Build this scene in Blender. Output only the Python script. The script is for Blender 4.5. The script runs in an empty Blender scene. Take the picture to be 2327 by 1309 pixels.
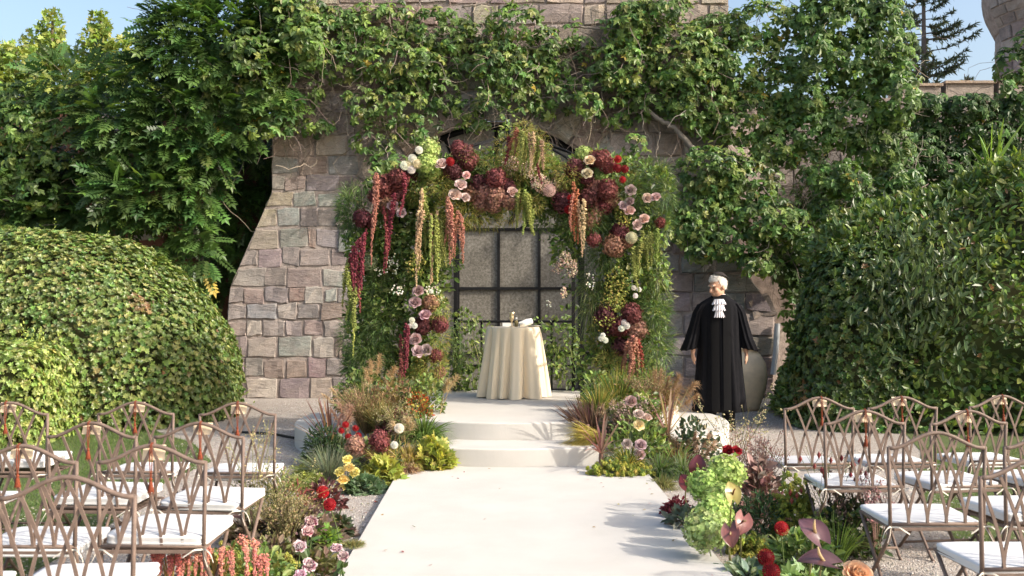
import bpy, bmesh, math, random
import numpy as np
from mathutils import Vector, Matrix

R_ = np.random.default_rng(7)
random.seed(7)
C = bpy.context.scene.collection
SC = bpy.context.scene

# ------------------------------------------------------------------ camera
FPX, CX, HY, CH = 2260.0, 1163.5, 694.0, 1.51      # focal (px of a 2327 px wide frame), centre, horizon, eye height
cam = bpy.data.cameras.new('camera'); cam_o = bpy.data.objects.new('camera', cam); C.objects.link(cam_o)
cam.sensor_width = 36.0; cam.lens = 36.0 * FPX / 2327.0
cam.shift_y = (HY - 654.5) / 2327.0
cam.clip_start = 0.05; cam.clip_end = 2000
cam_o.location = (0, 0, CH); cam_o.rotation_euler = (math.radians(90), 0, 0)
SC.camera = cam_o
cam.dof.use_dof = True; cam.dof.focus_distance = 10.5; cam.dof.aperture_fstop = 5.0

# ------------------------------------------------------------------ world, sun, exposure
SUN = Vector((0.80, -0.36, 0.55)).normalized()
el = math.asin(SUN.z); az = math.atan2(SUN.x, SUN.y)
W = bpy.data.worlds.new('World'); SC.world = W; W.use_nodes = True
nt = W.node_tree; bg = nt.nodes['Background']
sky = nt.nodes.new('ShaderNodeTexSky'); sky.sky_type = 'NISHITA'; sky.sun_disc = False
sky.sun_elevation = el; sky.sun_rotation = az; sky.air_density = 1.15; sky.dust_density = 5.0; sky.ozone_density = 1.2
nt.links.new(sky.outputs[0], bg.inputs[0]); bg.inputs[1].default_value = 0.15
sl = bpy.data.lights.new('sun', 'SUN'); sl.energy = 2.6; sl.angle = math.radians(1.0); sl.color = (1.0, 0.925, 0.825)
so = bpy.data.objects.new('sun', sl); C.objects.link(so); so.location = (20, -8, 20)
so.rotation_euler = SUN.to_track_quat('Z', 'Y').to_euler()
SC.view_settings.view_transform = 'Standard'; SC.view_settings.look = 'None'
SC.view_settings.gamma = 1.0; SC.view_settings.use_curve_mapping = False
SC.view_settings.exposure = 1.0
SC.cycles.max_bounces = 8; SC.cycles.transparent_max_bounces = 8; SC.cycles.transmission_bounces = 6
SC.cycles.caustics_reflective = False; SC.cycles.caustics_refractive = False
SC.cycles.sample_clamp_indirect = 6.0

# ------------------------------------------------------------------ helpers
def at(px, py, Y):
    """point of the place seen in direction (px, py) of the photograph at distance Y"""
    return np.array([(px - CX) * Y / FPX, Y, CH - (py - HY) * Y / FPX])

def tag(o, label=None, cat=None, group=None, kind=None):
    if label: o['label'] = label
    if cat: o['category'] = cat
    if group: o['group'] = group
    if kind: o['kind'] = kind
    return o

def empty(name, loc=(0, 0, 0), rz=0.0):
    o = bpy.data.objects.new(name, None); C.objects.link(o)
    o.location = loc; o.rotation_euler = (0, 0, rz); o.empty_display_size = 0.1
    return o

def make_mesh(name, V, Fs, col=None, mat=None, smooth=False):
    V = np.asarray(V, dtype=np.float32).reshape(-1, 3)
    me = bpy.data.meshes.new(name)
    Fs = [np.asarray(f, dtype=np.int32) for f in Fs if len(f)]
    nl = sum(f.size for f in Fs); npoly = sum(len(f) for f in Fs)
    me.vertices.add(len(V)); me.vertices.foreach_set('co', V.ravel())
    me.loops.add(nl); me.polygons.add(npoly)
    me.loops.foreach_set('vertex_index', np.concatenate([f.ravel() for f in Fs]))
    tot = np.concatenate([np.full(len(f), f.shape[1], dtype=np.int32) for f in Fs])
    st = np.concatenate([[0], np.cumsum(tot)[:-1]]).astype(np.int32)
    me.polygons.foreach_set('loop_start', st)
    try: me.polygons.foreach_set('loop_total', tot)
    except Exception: pass
    me.polygons.foreach_set('use_smooth', np.full(npoly, bool(smooth)))
    if col is not None:
        a = me.color_attributes.new('col', 'FLOAT_COLOR', 'POINT')
        c4 = np.ones((len(V), 4), dtype=np.float32); c4[:, :3] = np.clip(np.asarray(col).reshape(-1, 3), 0, 1)
        a.data.foreach_set('color', c4.ravel())
    me.update(calc_edges=True)
    if mat: me.materials.append(mat)
    return me

class MB:
    def __init__(s): s.V = []; s.F = {}; s.C = []; s.n = 0
    def add(s, V, Fs, col=None):
        V = np.asarray(V, dtype=np.float64).reshape(-1, 3)
        for f in Fs:
            f = np.asarray(f, dtype=np.int64)
            if len(f): s.F.setdefault(f.shape[1], []).append(f + s.n)
        s.V.append(V)
        c = np.ones((len(V), 3)) if col is None else np.broadcast_to(np.asarray(col, dtype=np.float64), (len(V), 3))
        s.C.append(c); s.n += len(V)
        return s
    def mesh(s, name, mat, smooth=False):
        return make_mesh(name, np.concatenate(s.V), [np.concatenate(v) for v in s.F.values()], np.concatenate(s.C), mat, smooth)
    def build(s, name, mat, parent=None, smooth=False, loc=None):
        if not s.V: return None
        o = bpy.data.objects.new(name, s.mesh(name, mat, smooth)); C.objects.link(o)
        if parent: o.parent = parent
        if loc is not None: o.location = loc
        return o

def link(name, me, parent=None, loc=(0, 0, 0), rot=(0, 0, 0), scale=(1, 1, 1), color=None):
    o = bpy.data.objects.new(name, me); C.objects.link(o)
    o.location = loc; o.rotation_euler = rot; o.scale = scale
    if parent: o.parent = parent
    if color is not None: o.color = (*color, 1)
    return o

def nrm(a):
    a = np.asarray(a, dtype=np.float64)
    return a / np.maximum(np.linalg.norm(a, axis=-1, keepdims=True), 1e-9)

def frames(y, zh):
    y = nrm(y); x = nrm(np.cross(y, zh)); z = np.cross(x, y)
    return np.stack([x, y, z], axis=-1)

def scatter(T, Fs, P, Rm, S, col):
    """copies of a small template (T, Fs) at points P with frames Rm and sizes S; one colour each"""
    N, k = len(P), len(T)
    S = np.asarray(S, dtype=np.float64)
    if S.ndim == 1: S = np.repeat(S[:, None], 3, axis=1)
    loc = T[None] * S[:, None, :]
    V = P[:, None, :] + np.einsum('nij,nkj->nki', Rm, loc)
    out = []
    for f in Fs:
        f = np.asarray(f); out.append((f[None] + (np.arange(N) * k)[:, None, None]).reshape(-1, f.shape[1]))
    return V.reshape(-1, 3), out, np.repeat(np.asarray(col), k, axis=0)

def jit(base, n, v=0.22, h=0.12, rng=R_):
    base = np.asarray(base, dtype=np.float64)
    if base.ndim == 1: base = np.repeat(base[None], n, axis=0)
    return np.clip(base * (1 + rng.normal(0, v, (n, 1))) * (1 + rng.normal(0, h, (n, 3))), 0.004, 0.95)

def pick(cols, n, w=None):
    cols = np.asarray(cols, dtype=np.float64)
    return cols[R_.choice(len(cols), n, p=None if w is None else np.asarray(w) / np.sum(w))]

def rdir(n): return nrm(R_.normal(0, 1, (n, 3)))

# leaf templates: two folded halves, slight curl
LEAF = np.array([[0, 0, 0], [-.24, .28, .05], [-.22, .66, .03], [0, 1, -.10], [.22, .66, .03], [.24, .28, .05]])
LEAF_F = [np.array([[0, 3, 2, 1], [0, 5, 4, 3]])]
LEAFN = LEAF * np.array([.62, 1, 1])
def pinnate(nl=6):
    V = []; F = []
    for i in range(nl):
        t = .18 + .75 * i / (nl - 1); ln = .36 * (1 - .35 * abs(t - .5)); wv = .085
        for sgn in (-1, 1):
            b = len(V); d = np.array([sgn * .86, .42, -.16]); pr = np.array([-.42 * sgn, .86, 0]) * wv
            o = np.array([0, t, -.18 * t * t])
            V += [o, o + d * ln * .45 - pr, o + d * ln, o + d * ln * .45 + pr]; F.append([b, b + 1, b + 2, b + 3])
    b = len(V); o = np.array([0, .93, -.16]); V += [o, o + [-.08, .15, -.03], o + [0, .34, -.12], o + [.08, .15, -.03]]; F.append([b, b + 1, b + 2, b + 3])
    b = len(V); V += [[-.008, 0, 0], [.008, 0, 0], [.004, .95, -.17], [-.004, .95, -.17]]; F.append([b, b + 1, b + 2, b + 3])
    return np.array(V), [np.array(F)]
PIN, PIN_F = pinnate()
def palmate(n=5):
    V = [[0, 0, 0]]; F = []
    m = 2 * n + 1
    for i in range(m):
        a = math.radians(-125 + 250 * i / (m - 1)); r = .62 if i % 2 else .36
        if i == m // 2: r = .72 if i % 2 else .5
        V.append([math.sin(a) * r, .35 + math.cos(a) * r, -.08 * (i % 2)])
    V.append([0, .05, 0])
    for i in range(m - 1): F.append([0, i + 2, i + 1])
    V = np.array(V); V[0] = [0, .3, .04]
    return V, [np.array(F)]
PALM, PALM_F = palmate()
def rosette(n=5, droop=.35):
    V = []; F = []
    for i in range(n):
        a = 2 * math.pi * i / n + .3 * math.sin(i * 7.1); ca, sa = math.cos(a), math.sin(a)
        y = np.array([ca, sa, -droop]); y /= np.linalg.norm(y)
        z = np.array([droop * ca, droop * sa, 1.]); z /= np.linalg.norm(z); x = np.cross(y, z)
        L = LEAF * [1, 1 - .18 * (i % 2), 1]
        b = len(V)
        V += list(L[:, [0]] * x + L[:, [1]] * y + L[:, [2]] * z); F += [[b, b + 3, b + 2, b + 1], [b, b + 5, b + 4, b + 3]]
    return np.array(V), [np.array(F)]
ROS, ROS_F = rosette()
ROSU, ROSU_F = rosette(6, -.5)

def ribbons(P0, D, L, droop, w, nseg, col, tipw=.08, side=None):
    """thin tapering blades that start at P0 along D and bow down"""
    n = len(P0); D = nrm(D); L = np.broadcast_to(np.asarray(L, float), (n,)); w = np.broadcast_to(np.asarray(w, float), (n,))
    droop = np.broadcast_to(np.asarray(droop, float), (n,))
    t = np.linspace(0, 1, nseg + 1)
    ctr = P0[:, None] + D[:, None] * (L[:, None] * t)[..., None]
    ctr[..., 2] -= (droop * L)[:, None] * t ** 2
    sd = nrm(np.cross(D, rdir(n) if side is None else side))
    ww = w[:, None] * (tipw + (1 - tipw) * np.sin(np.pi * np.clip(.12 + .88 * t, 0, 1)) ** .6)[None]
    A = ctr - sd[:, None] * ww[..., None] * .5; B = ctr + sd[:, None] * ww[..., None] * .5
    V = np.stack([A, B], axis=2).reshape(-1, 3)
    k = 2 * (nseg + 1)
    q = np.array([[2 * i, 2 * i + 1, 2 * i + 3, 2 * i + 2] for i in range(nseg)])
    F = (q[None] + (np.arange(n) * k)[:, None, None]).reshape(-1, 4)
    return V, [F], np.repeat(np.broadcast_to(col, (n, 3)), k, axis=0)

def tube(pts, r, sides=6, cap=True):
    pts = np.asarray(pts, float); n = len(pts)
    r = np.broadcast_to(np.asarray(r, float), (n,))
    tg = np.gradient(pts, axis=0); tg = nrm(tg)
    up = np.array([0, 0, 1.]) if abs(tg[0][2]) < .9 else np.array([1., 0, 0])
    V = []; x = nrm(np.cross(up, tg[0]))
    for i in range(n):
        x = nrm(x - tg[i] * np.dot(x, tg[i])); y = np.cross(tg[i], x)
        for s in range(sides):
            a = 2 * math.pi * s / sides; V.append(pts[i] + r[i] * (math.cos(a) * x + math.sin(a) * y))
    F = [[i * sides + s, i * sides + (s + 1) % sides, (i + 1) * sides + (s + 1) % sides, (i + 1) * sides + s] for i in range(n - 1) for s in range(sides)]
    Fs = [np.array(F)]
    if cap: Fs.append(np.array([list(range(sides))[::-1], [(n - 1) * sides + s for s in range(sides)]]))
    return np.array(V), Fs

def box(x0, x1, y0, y1, z0, z1):
    V = np.array([[x, y, z] for z in (z0, z1) for y in (y0, y1) for x in (x0, x1)])
    return V, [np.array([[0, 2, 3, 1], [4, 5, 7, 6], [0, 1, 5, 4], [2, 6, 7, 3], [0, 4, 6, 2], [1, 3, 7, 5]])]

def lathe(prof, n=32, close=True):
    prof = np.asarray(prof, float); m = len(prof)
    a = np.linspace(0, 2 * np.pi, n, endpoint=False)
    V = np.stack([prof[:, 0][:, None] * np.cos(a), prof[:, 0][:, None] * np.sin(a), np.repeat(prof[:, 1][:, None], n, 1)], -1).reshape(-1, 3)
    F = [[i * n + s, i * n + (s + 1) % n, (i + 1) * n + (s + 1) % n, (i + 1) * n + s] for i in range(m - 1) for s in range(n)]
    return V, [np.array(F)]

def loft(rings, closed=True):
    rings = np.asarray(rings, float); m, n, _ = rings.shape
    F = [[i * n + s, i * n + (s + 1) % n, (i + 1) * n + (s + 1) % n, (i + 1) * n + s] for i in range(m - 1) for s in range(n if closed else n - 1)]
    return rings.reshape(-1, 3), [np.array(F)]

# ------------------------------------------------------------------ materials
def new_mat(name):
    m = bpy.data.materials.new(name); m.use_nodes = True
    n = m.node_tree; b = n.nodes['Principled BSDF']
    return m, n, b
def N(n, t, **k):
    o = n.nodes.new(t)
    for a, v in k.items(): setattr(o, a, v)
    return o
def mixc(n, fac, a, b, mode='MIX'):
    m = n.nodes.new('ShaderNodeMix'); m.data_type = 'RGBA'; m.blend_type = mode
    for s, v in ((0, fac), (6, a), (7, b)):
        if hasattr(v, 'links'): n.links.new(v, m.inputs[s])
        elif s == 0: m.inputs[0].default_value = v
        else: m.inputs[s].default_value = (*v, 1)
    return m.outputs[2]
def noise(n, scale, detail=4, rough=.55, vec=None, dist=0):
    t = N(n, 'ShaderNodeTexNoise'); t.inputs['Scale'].default_value = scale; t.inputs['Detail'].default_value = detail
    t.inputs['Roughness'].default_value = rough; t.inputs['Distortion'].default_value = dist
    if vec is not None: n.links.new(vec, t.inputs['Vector'])
    return t
def ramp(n, src, stops):
    r = N(n, 'ShaderNodeValToRGB'); e = r.color_ramp.elements
    while len(e) < len(stops): e.new(.5)
    for i, (p, c) in enumerate(stops):
        e[i].position = p; e[i].color = (*c, 1) if len(c) == 3 else c
    n.links.new(src, r.inputs[0]); return r.outputs[0]
def bump(n, b, src, strength, dist):
    bp = N(n, 'ShaderNodeBump'); bp.inputs['Strength'].default_value = strength; bp.inputs['Distance'].default_value = dist
    n.links.new(src, bp.inputs['Height']); n.links.new(bp.outputs[0], b.inputs['Normal'])
def pos(n): return N(n, 'ShaderNodeNewGeometry').outputs['Position']

def plant_mat(name, rough=.45, trans=.32, spec=.4, tint=(1.25, 1.3, .55), sat=1.0):
    m, n, b = new_mat(name)
    a = N(n, 'ShaderNodeAttribute', attribute_name='col'); oi = N(n, 'ShaderNodeObjectInfo')
    c = mixc(n, 1.0, a.outputs['Color'], oi.outputs['Color'], 'MULTIPLY')
    if sat != 1.0:
        hs = N(n, 'ShaderNodeHueSaturation'); hs.inputs['Saturation'].default_value = sat; n.links.new(c, hs.inputs['Color']); c = hs.outputs['Color']
    n.links.new(c, b.inputs['Base Color']); b.inputs['Roughness'].default_value = rough
    b.inputs['Specular IOR Level'].default_value = spec
    tr = N(n, 'ShaderNodeBsdfTranslucent'); tc = mixc(n, 1.0, c, tint, 'MULTIPLY'); n.links.new(tc, tr.inputs[0])
    ms = N(n, 'ShaderNodeMixShader'); ms.inputs[0].default_value = trans
    n.links.new(b.outputs[0], ms.inputs[1]); n.links.new(tr.outputs[0], ms.inputs[2])
    n.links.new(ms.outputs[0], n.nodes['Material Output'].inputs[0])
    return m
M = {}
M['leaf'] = plant_mat('leaf_green', .42, .36, .45, (1.25, 1.24, .58), .95)
M['gloss_leaf'] = plant_mat('leaf_glossy', .34, .28, .5, (1.25, 1.24, .58), .95)
M['petal'] = plant_mat('petal', .62, .30, .2, (1.15, 1.05, 1.0))
M['spathe'] = plant_mat('waxy_spathe', .32, .12, .6, (1.15, 1.0, 1.0))
M['straw'] = plant_mat('dry_grass', .6, .40, .2, (1.15, 1.05, .8))

def attr_mat(name, rough=.7, metal=0, spec=.3):
    m, n, b = new_mat(name)
    a = N(n, 'ShaderNodeAttribute', attribute_name='col'); oi = N(n, 'ShaderNodeObjectInfo')
    n.links.new(mixc(n, 1.0, a.outputs['Color'], oi.outputs['Color'], 'MULTIPLY'), b.inputs['Base Color'])
    b.inputs['Roughness'].default_value = rough; b.inputs['Metallic'].default_value = metal; b.inputs['Specular IOR Level'].default_value = spec
    return m
M['bark'] = attr_mat('bark', .85)
M['matte'] = attr_mat('matte_tint', .95, 0, .05)

def simple(name, c, rough=.6, metal=0, spec=.4, bs=None, var=0, vs=8):
    m, n, b = new_mat(name)
    b.inputs['Roughness'].default_value = rough; b.inputs['Metallic'].default_value = metal; b.inputs['Specular IOR Level'].default_value = spec
    if var:
        t = noise(n, vs, 5, .6, pos(n)); c2 = [x * (1 - var) for x in c]; c1 = [min(1, x * (1 + var)) for x in c]
        n.links.new(ramp(n, t.outputs[0], [(.3, c2), (.7, c1)]), b.inputs['Base Color'])
    else: b.inputs['Base Color'].default_value = (*c, 1)
    if bs: bump(n, b, noise(n, bs[0], 6, .65, pos(n)).outputs[0], bs[1], bs[2])
    return m
M['black_iron'] = simple('black_iron', (.007, .007, .008), .7, 0, .2, (60, .15, .004))
M['chair_iron'] = simple('bronze_painted_iron', (.165, .118, .095), .62, 0, .3, (90, .25, .003), .22, 22)
M['cushion'] = simple('white_cotton', (.66, .66, .655), .85, 0, .15, (240, .35, .004), .04, 5)
M['tie'] = simple('cotton_tape', (.62, .58, .50), .85, 0, .1)
M['card'] = simple('cream_card', (.82, .66, .46), .75, 0, .2, None, .05, 30)
M['tassel'] = simple('rust_cord', (.20, .048, .022), .75, 0, .2, (300, .4, .002), .2, 200)
M['satin'] = None
# carpet, satin, gravel, stone, mortar, panes
def carpet_mat():
    m, n, b = new_mat('ivory_carpet')
    p = pos(n); t = noise(n, 420, 3, .7, p); t2 = noise(n, 2.2, 4, .6, p)
    c = mixc(n, .5, ramp(n, t.outputs[0], [(.25, (.43, .41, .375)), (.75, (.58, .56, .525))]), ramp(n, t2.outputs[0], [(.3, (.46, .44, .405)), (.7, (.56, .54, .505))]))
    n.links.new(c, b.inputs['Base Color']); b.inputs['Roughness'].default_value = .95; b.inputs['Specular IOR Level'].default_value = .08
    ws = noise(n, 1.3, 3, .5, p, 1.2); mx = N(n, 'ShaderNodeMath', operation='MULTIPLY_ADD'); n.links.new(ws.outputs[0], mx.inputs[0]); mx.inputs[1].default_value = 3.0; n.links.new(t.outputs[0], mx.inputs[2])
    bump(n, b, mx.outputs[0], .5, .004); return m
M['carpet'] = carpet_mat()
def satin_mat():
    m, n, b = new_mat('champagne_satin')
    b.inputs['Base Color'].default_value = (.80, .68, .50, 1); b.inputs['Roughness'].default_value = .34; b.inputs['Specular IOR Level'].default_value = .5
    try: b.inputs['Sheen Weight'].default_value = .3; b.inputs['Anisotropic'].default_value = .3
    except Exception: pass
    bump(n, b, noise(n, 30, 4, .6, pos(n)).outputs[0], .12, .01); return m
M['satin'] = satin_mat()
def gravel_mat():
    m, n, b = new_mat('gravel')
    p = pos(n); v = N(n, 'ShaderNodeTexVoronoi'); v.inputs['Scale'].default_value = 95; n.links.new(p, v.inputs['Vector'])
    t = noise(n, 1.1, 5, .6, p); hs = N(n, 'ShaderNodeSeparateColor'); n.links.new(v.outputs['Color'], hs.inputs[0])
    c1 = ramp(n, hs.outputs[0], [(.0, (.20, .165, .14)), (.45, (.37, .33, .295)), (.8, (.49, .45, .41)), (1, (.62, .59, .55))])
    c = mixc(n, .35, c1, ramp(n, t.outputs[0], [(.3, (.28, .235, .20)), (.7, (.46, .415, .37))]))
    n.links.new(c, b.inputs['Base Color']); b.inputs['Roughness'].default_value = .95; b.inputs['Specular IOR Level'].default_value = .1
    inv = N(n, 'ShaderNodeMath', operation='SUBTRACT'); inv.inputs[0].default_value = 1; n.links.new(v.outputs['Distance'], inv.inputs[1])
    bump(n, b, inv.outputs[0], .8, .012); return m
M['gravel'] = gravel_mat()
def stone_mat():
    m, n, b = new_mat('castle_stone')
    oi = N(n, 'ShaderNodeObjectInfo'); p = pos(n)
    mp = N(n, 'ShaderNodeMapping'); mp.inputs['Scale'].default_value = (1, 1, 3.2); n.links.new(p, mp.inputs[0])
    t1 = noise(n, 3.0, 6, .65, p, .6); t2 = noise(n, 9, 6, .7, mp.outputs[0], .4); t3 = noise(n, 55, 4, .7, p)
    ad = N(n, 'ShaderNodeVectorMath', operation='SCALE'); n.links.new(oi.outputs['Random'], ad.inputs['Scale']); ad.inputs[0].default_value = (37, 11, 53)
    v2 = N(n, 'ShaderNodeVectorMath', operation='ADD'); n.links.new(p, v2.inputs[0]); n.links.new(ad.outputs[0], v2.inputs[1])
    t4 = noise(n, 2.6, 4, .6, v2.outputs[0])
    c = mixc(n, ramp(n, t4.outputs[0], [(.42, (0, 0, 0)), (.66, (.45, .45, .45))]), oi.outputs['Color'], (.36, .28, .245))
    c = mixc(n, ramp(n, t2.outputs[0], [(.35, (0, 0, 0)), (.75, (.42, .42, .42))]), c, (.46, .41, .37))
    c = mixc(n, .8, c, ramp(n, t1.outputs[0], [(.25, (.55, .55, .55)), (.7, (1.25, 1.22, 1.18))]), 'MULTIPLY')
    c = mixc(n, .5, c, ramp(n, t3.outputs[0], [(.3, (.6, .6, .6)), (.7, (1.2, 1.2, 1.2))]), 'MULTIPLY')
    hs_ = N(n, 'ShaderNodeHueSaturation'); hs_.inputs['Saturation'].default_value = .82; n.links.new(c, hs_.inputs['Color']); c = hs_.outputs['Color']
    n.links.new(c, b.inputs['Base Color']); b.inputs['Roughness'].default_value = .92; b.inputs['Specular IOR Level'].default_value = .15
    mx = N(n, 'ShaderNodeMath', operation='MULTIPLY_ADD'); n.links.new(t3.outputs[0], mx.inputs[0]); mx.inputs[1].default_value = .35; n.links.new(t2.outputs[0], mx.inputs[2])
    bump(n, b, mx.outputs[0], .75, .035); return m
M['stone'] = stone_mat()
M['mortar'] = simple('mortar', (.33, .28, .25), .95, 0, .1, (26, .8, .03), .3, 7)
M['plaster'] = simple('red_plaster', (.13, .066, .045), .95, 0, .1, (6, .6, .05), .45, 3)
def pane_mat():
    m, n, b = new_mat('dusty_glass')
    p = pos(n); t = noise(n, 26, 9, .82, p); t2 = noise(n, 2.0, 4, .6, p); t3 = noise(n, 260, 2, .6, p)
    c = ramp(n, t.outputs[0], [(.34, (.05, .043, .033)), (.5, (.17, .155, .13)), (.68, (.34, .32, .285))])
    c = mixc(n, .55, c, ramp(n, t2.outputs[0], [(.3, (.55, .53, .48)), (.7, (1.15, 1.15, 1.15))]), 'MULTIPLY')
    c = mixc(n, .4, c, ramp(n, t3.outputs[0], [(.3, (.5, .5, .5)), (.7, (1.2, 1.2, 1.2))]), 'MULTIPLY')
    n.links.new(c, b.inputs['Base Color']); b.inputs['Roughness'].default_value = .38; b.inputs['Specular IOR Level'].default_value = .5
    bump(n, b, t.outputs[0], .3, .004); return m
M['pane'] = pane_mat()
def lawn_mat():
    m, n, b = new_mat('lawn_earth')
    p = pos(n); t = noise(n, 1.4, 5, .6, p); t2 = noise(n, 60, 3, .6, p)
    c = mixc(n, .5, ramp(n, t.outputs[0], [(.3, (.060, .085, .022)), (.7, (.10, .13, .035))]), ramp(n, t2.outputs[0], [(.3, (.045, .065, .018)), (.7, (.11, .14, .04))]))
    n.links.new(c, b.inputs['Base Color']); b.inputs['Roughness'].default_value = .9
    bump(n, b, t2.outputs[0], .6, .02); return m
M['lawn'] = lawn_mat()

# ------------------------------------------------------------------ ground
def sheet(name, pts, z, mat, kind='structure'):
    V = np.array([[x, y, z] for x, y in pts]); o = MB().add(V, [np.array([list(range(len(pts)))])]).build(name, mat)
    return tag(o, kind=kind)
sheet('ground', [(-200, -60), (200, -60), (200, 340), (-200, 340)], 0, M['gravel'])
LAWNS = {'lawn_left': [(-14, 1.5), (-2.62, 1.5), (-2.72, 4.4), (-2.70, 6.4), (-2.95, 8.2), (-2.9, 9.6), (-3.5, 10.9), (-4.2, 11.8), (-5, 13.5), (-14, 13.5)],
         'lawn_right': [(14, 1.5), (2.75, 1.5), (2.85, 4), (2.80, 6.2), (3.1, 7.4), (3.5, 8.6), (4.2, 10.2), (5, 13), (14, 13)]}
def grass_on(poly, n, name, x0, x1, y0, y1):
    P = np.stack([R_.uniform(x0, x1, n), R_.uniform(y0, y1, n)], 1)
    poly = np.array(poly); ins = np.zeros(n, bool); j = len(poly) - 1
    for i in range(len(poly)):
        xi, yi = poly[i]; xj, yj = poly[j]
        c = ((yi > P[:, 1]) != (yj > P[:, 1])) & (P[:, 0] < (xj - xi) * (P[:, 1] - yi) / (yj - yi + 1e-9) + xi)
        ins ^= c; j = i
    P = P[ins]; n = len(P)
    P0 = np.column_stack([P, np.full(n, .004)])
    D = np.column_stack([R_.normal(0, .45, (n, 2)), np.ones(n)])
    col = jit(pick([(.085, .16, .025), (.12, .19, .035), (.06, .12, .022), (.19, .22, .06)], n, [4, 4, 3, 1]), n, .2, .08)
    m = MB().add(*ribbons(P0, D, R_.uniform(.03, .065, n), .3, R_.uniform(.004, .007, n), 1, col))
    return m.build(name, M['leaf'])
for nm, pl in LAWNS.items(): sheet(nm, pl, .004, M['lawn'])
g = grass_on(LAWNS['lawn_left'], 60000, 'grass', -5.6, -2.6, 4.6, 12.0); tag(g, 'short sunlit lawn grass under the chairs before the dome hedge', 'grass', kind='stuff')
g = grass_on(LAWNS['lawn_right'], 36000, 'grass', 2.7, 5.6, 4.2, 10.5); tag(g, 'short shaded lawn grass under the chairs before the tall laurel hedge', 'grass', kind='stuff')
# pebbles that stick out of the gravel, and a few fallen leaves
def pebbles(n):
    P = np.column_stack([R_.uniform(-3.6, 3.6, n), R_.uniform(4.6, 16, n), np.full(n, .003)])
    k = ~((P[:, 0] > -1.0) & (P[:, 0] < 1.2) & (P[:, 1] < 9)) & ~(np.hypot(P[:, 0], P[:, 1] - 11.33) < 2.43); P = P[k]; n = len(P)
    T = np.array([[1, 0, .1], [0, 1, .1], [-1, 0, .1], [0, -1, .1], [.1, 0, .8]]); F = [np.array([[0, 1, 4], [1, 2, 4], [2, 3, 4], [3, 0, 4]])]
    S = R_.uniform(.004, .011, (n, 1)) * R_.uniform(.7, 1.3, (n, 3))
    th = R_.uniform(0, 6.28, n); Rm = np.zeros((n, 3, 3)); Rm[:, 0, 0] = np.cos(th); Rm[:, 1, 1] = np.cos(th); Rm[:, 0, 1] = -np.sin(th); Rm[:, 1, 0] = np.sin(th); Rm[:, 2, 2] = 1
    return MB().add(*scatter(T, F, P, Rm, S, jit((.42, .38, .34), n, .3, .05))).build('pebbles', M['matte'])
tag(pebbles(26000), 'loose pale pebbles strewn over the gravel beside the carpet', 'pebbles', kind='stuff')

# aisle deck with its ivory carpet, slightly tapering, and the two round stage tiers
a = empty('carpet_runner', (0, 5, 0)); tag(a, 'ivory carpeted aisle deck leading straight to the stage steps', 'carpet')
ZC = .06
def prism(poly, z0, z1, mat, name, parent, bev=.012, smooth=False):
    poly = np.array(poly, float); n = len(poly); c = poly.mean(0)
    inn = c + (poly - c) * (1 - bev / np.maximum(np.linalg.norm(poly - c, axis=1, keepdims=True), .1))
    V = np.concatenate([np.column_stack([poly, np.full(n, z0)]), np.column_stack([poly, np.full(n, z1 - bev)]), np.column_stack([inn, np.full(n, z1)])])
    F = [[r * n + i, r * n + (i + 1) % n, (r + 1) * n + (i + 1) % n, (r + 1) * n + i] for r in (0, 1) for i in range(n)]
    return MB().add(V, [np.array(F), np.array([[2 * n + i for i in range(n)]])]).build(name, mat, parent, smooth)
o = prism([(-.86, -4), (1.20, -4), (1.175, 4.0), (-1.0, 4.0)], 0, ZC, M['carpet'], 'deck', a)
SCX, SCY, SR1, SR2, Z1, Z2 = 0.0, 11.33, 2.42, 1.87, .225, .393
st = empty('round_stage', (SCX, SCY, 0)); tag(st, 'two-tier round ivory stage that carries the flower arch', 'stage')
def disc(r, z0, z1, name):
    pr = [(r, z0), (r, z1 - .014), (r - .004, z1 - .005), (r - .014, z1), (0.001, z1)]
    m = MB(); V, F = lathe(pr, 200); m.add(V, F); return m.build(name, M['carpet'], st)
disc(SR1, 0, Z1, 'lower_tier'); disc(SR2, Z1, Z2, 'upper_tier')
def ground_z(x, y):
    r = math.hypot(x - SCX, y - SCY)
    if r < SR2: return Z2
    if r < SR1: return Z1
    if -.97 < x < 1.18 and y < 9.0: return ZC
    return 0.0

# ------------------------------------------------------------------ gatehouse tower
YW = 16.17; SW = FPX / YW
def wx(px): return (px - CX) / SW
def wz(py): return CH + (HY - py) / SW
tw = empty('gatehouse_tower', (0, YW, 0)); tag(tw, 'old stone gatehouse tower with a wide arched window behind the flower arch', 'tower')
AX, AZ, AR = wx(1128), wz(576), 2.15
XL, XR = wx(618), wx(1655)
ZTOP = 9.0
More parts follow.
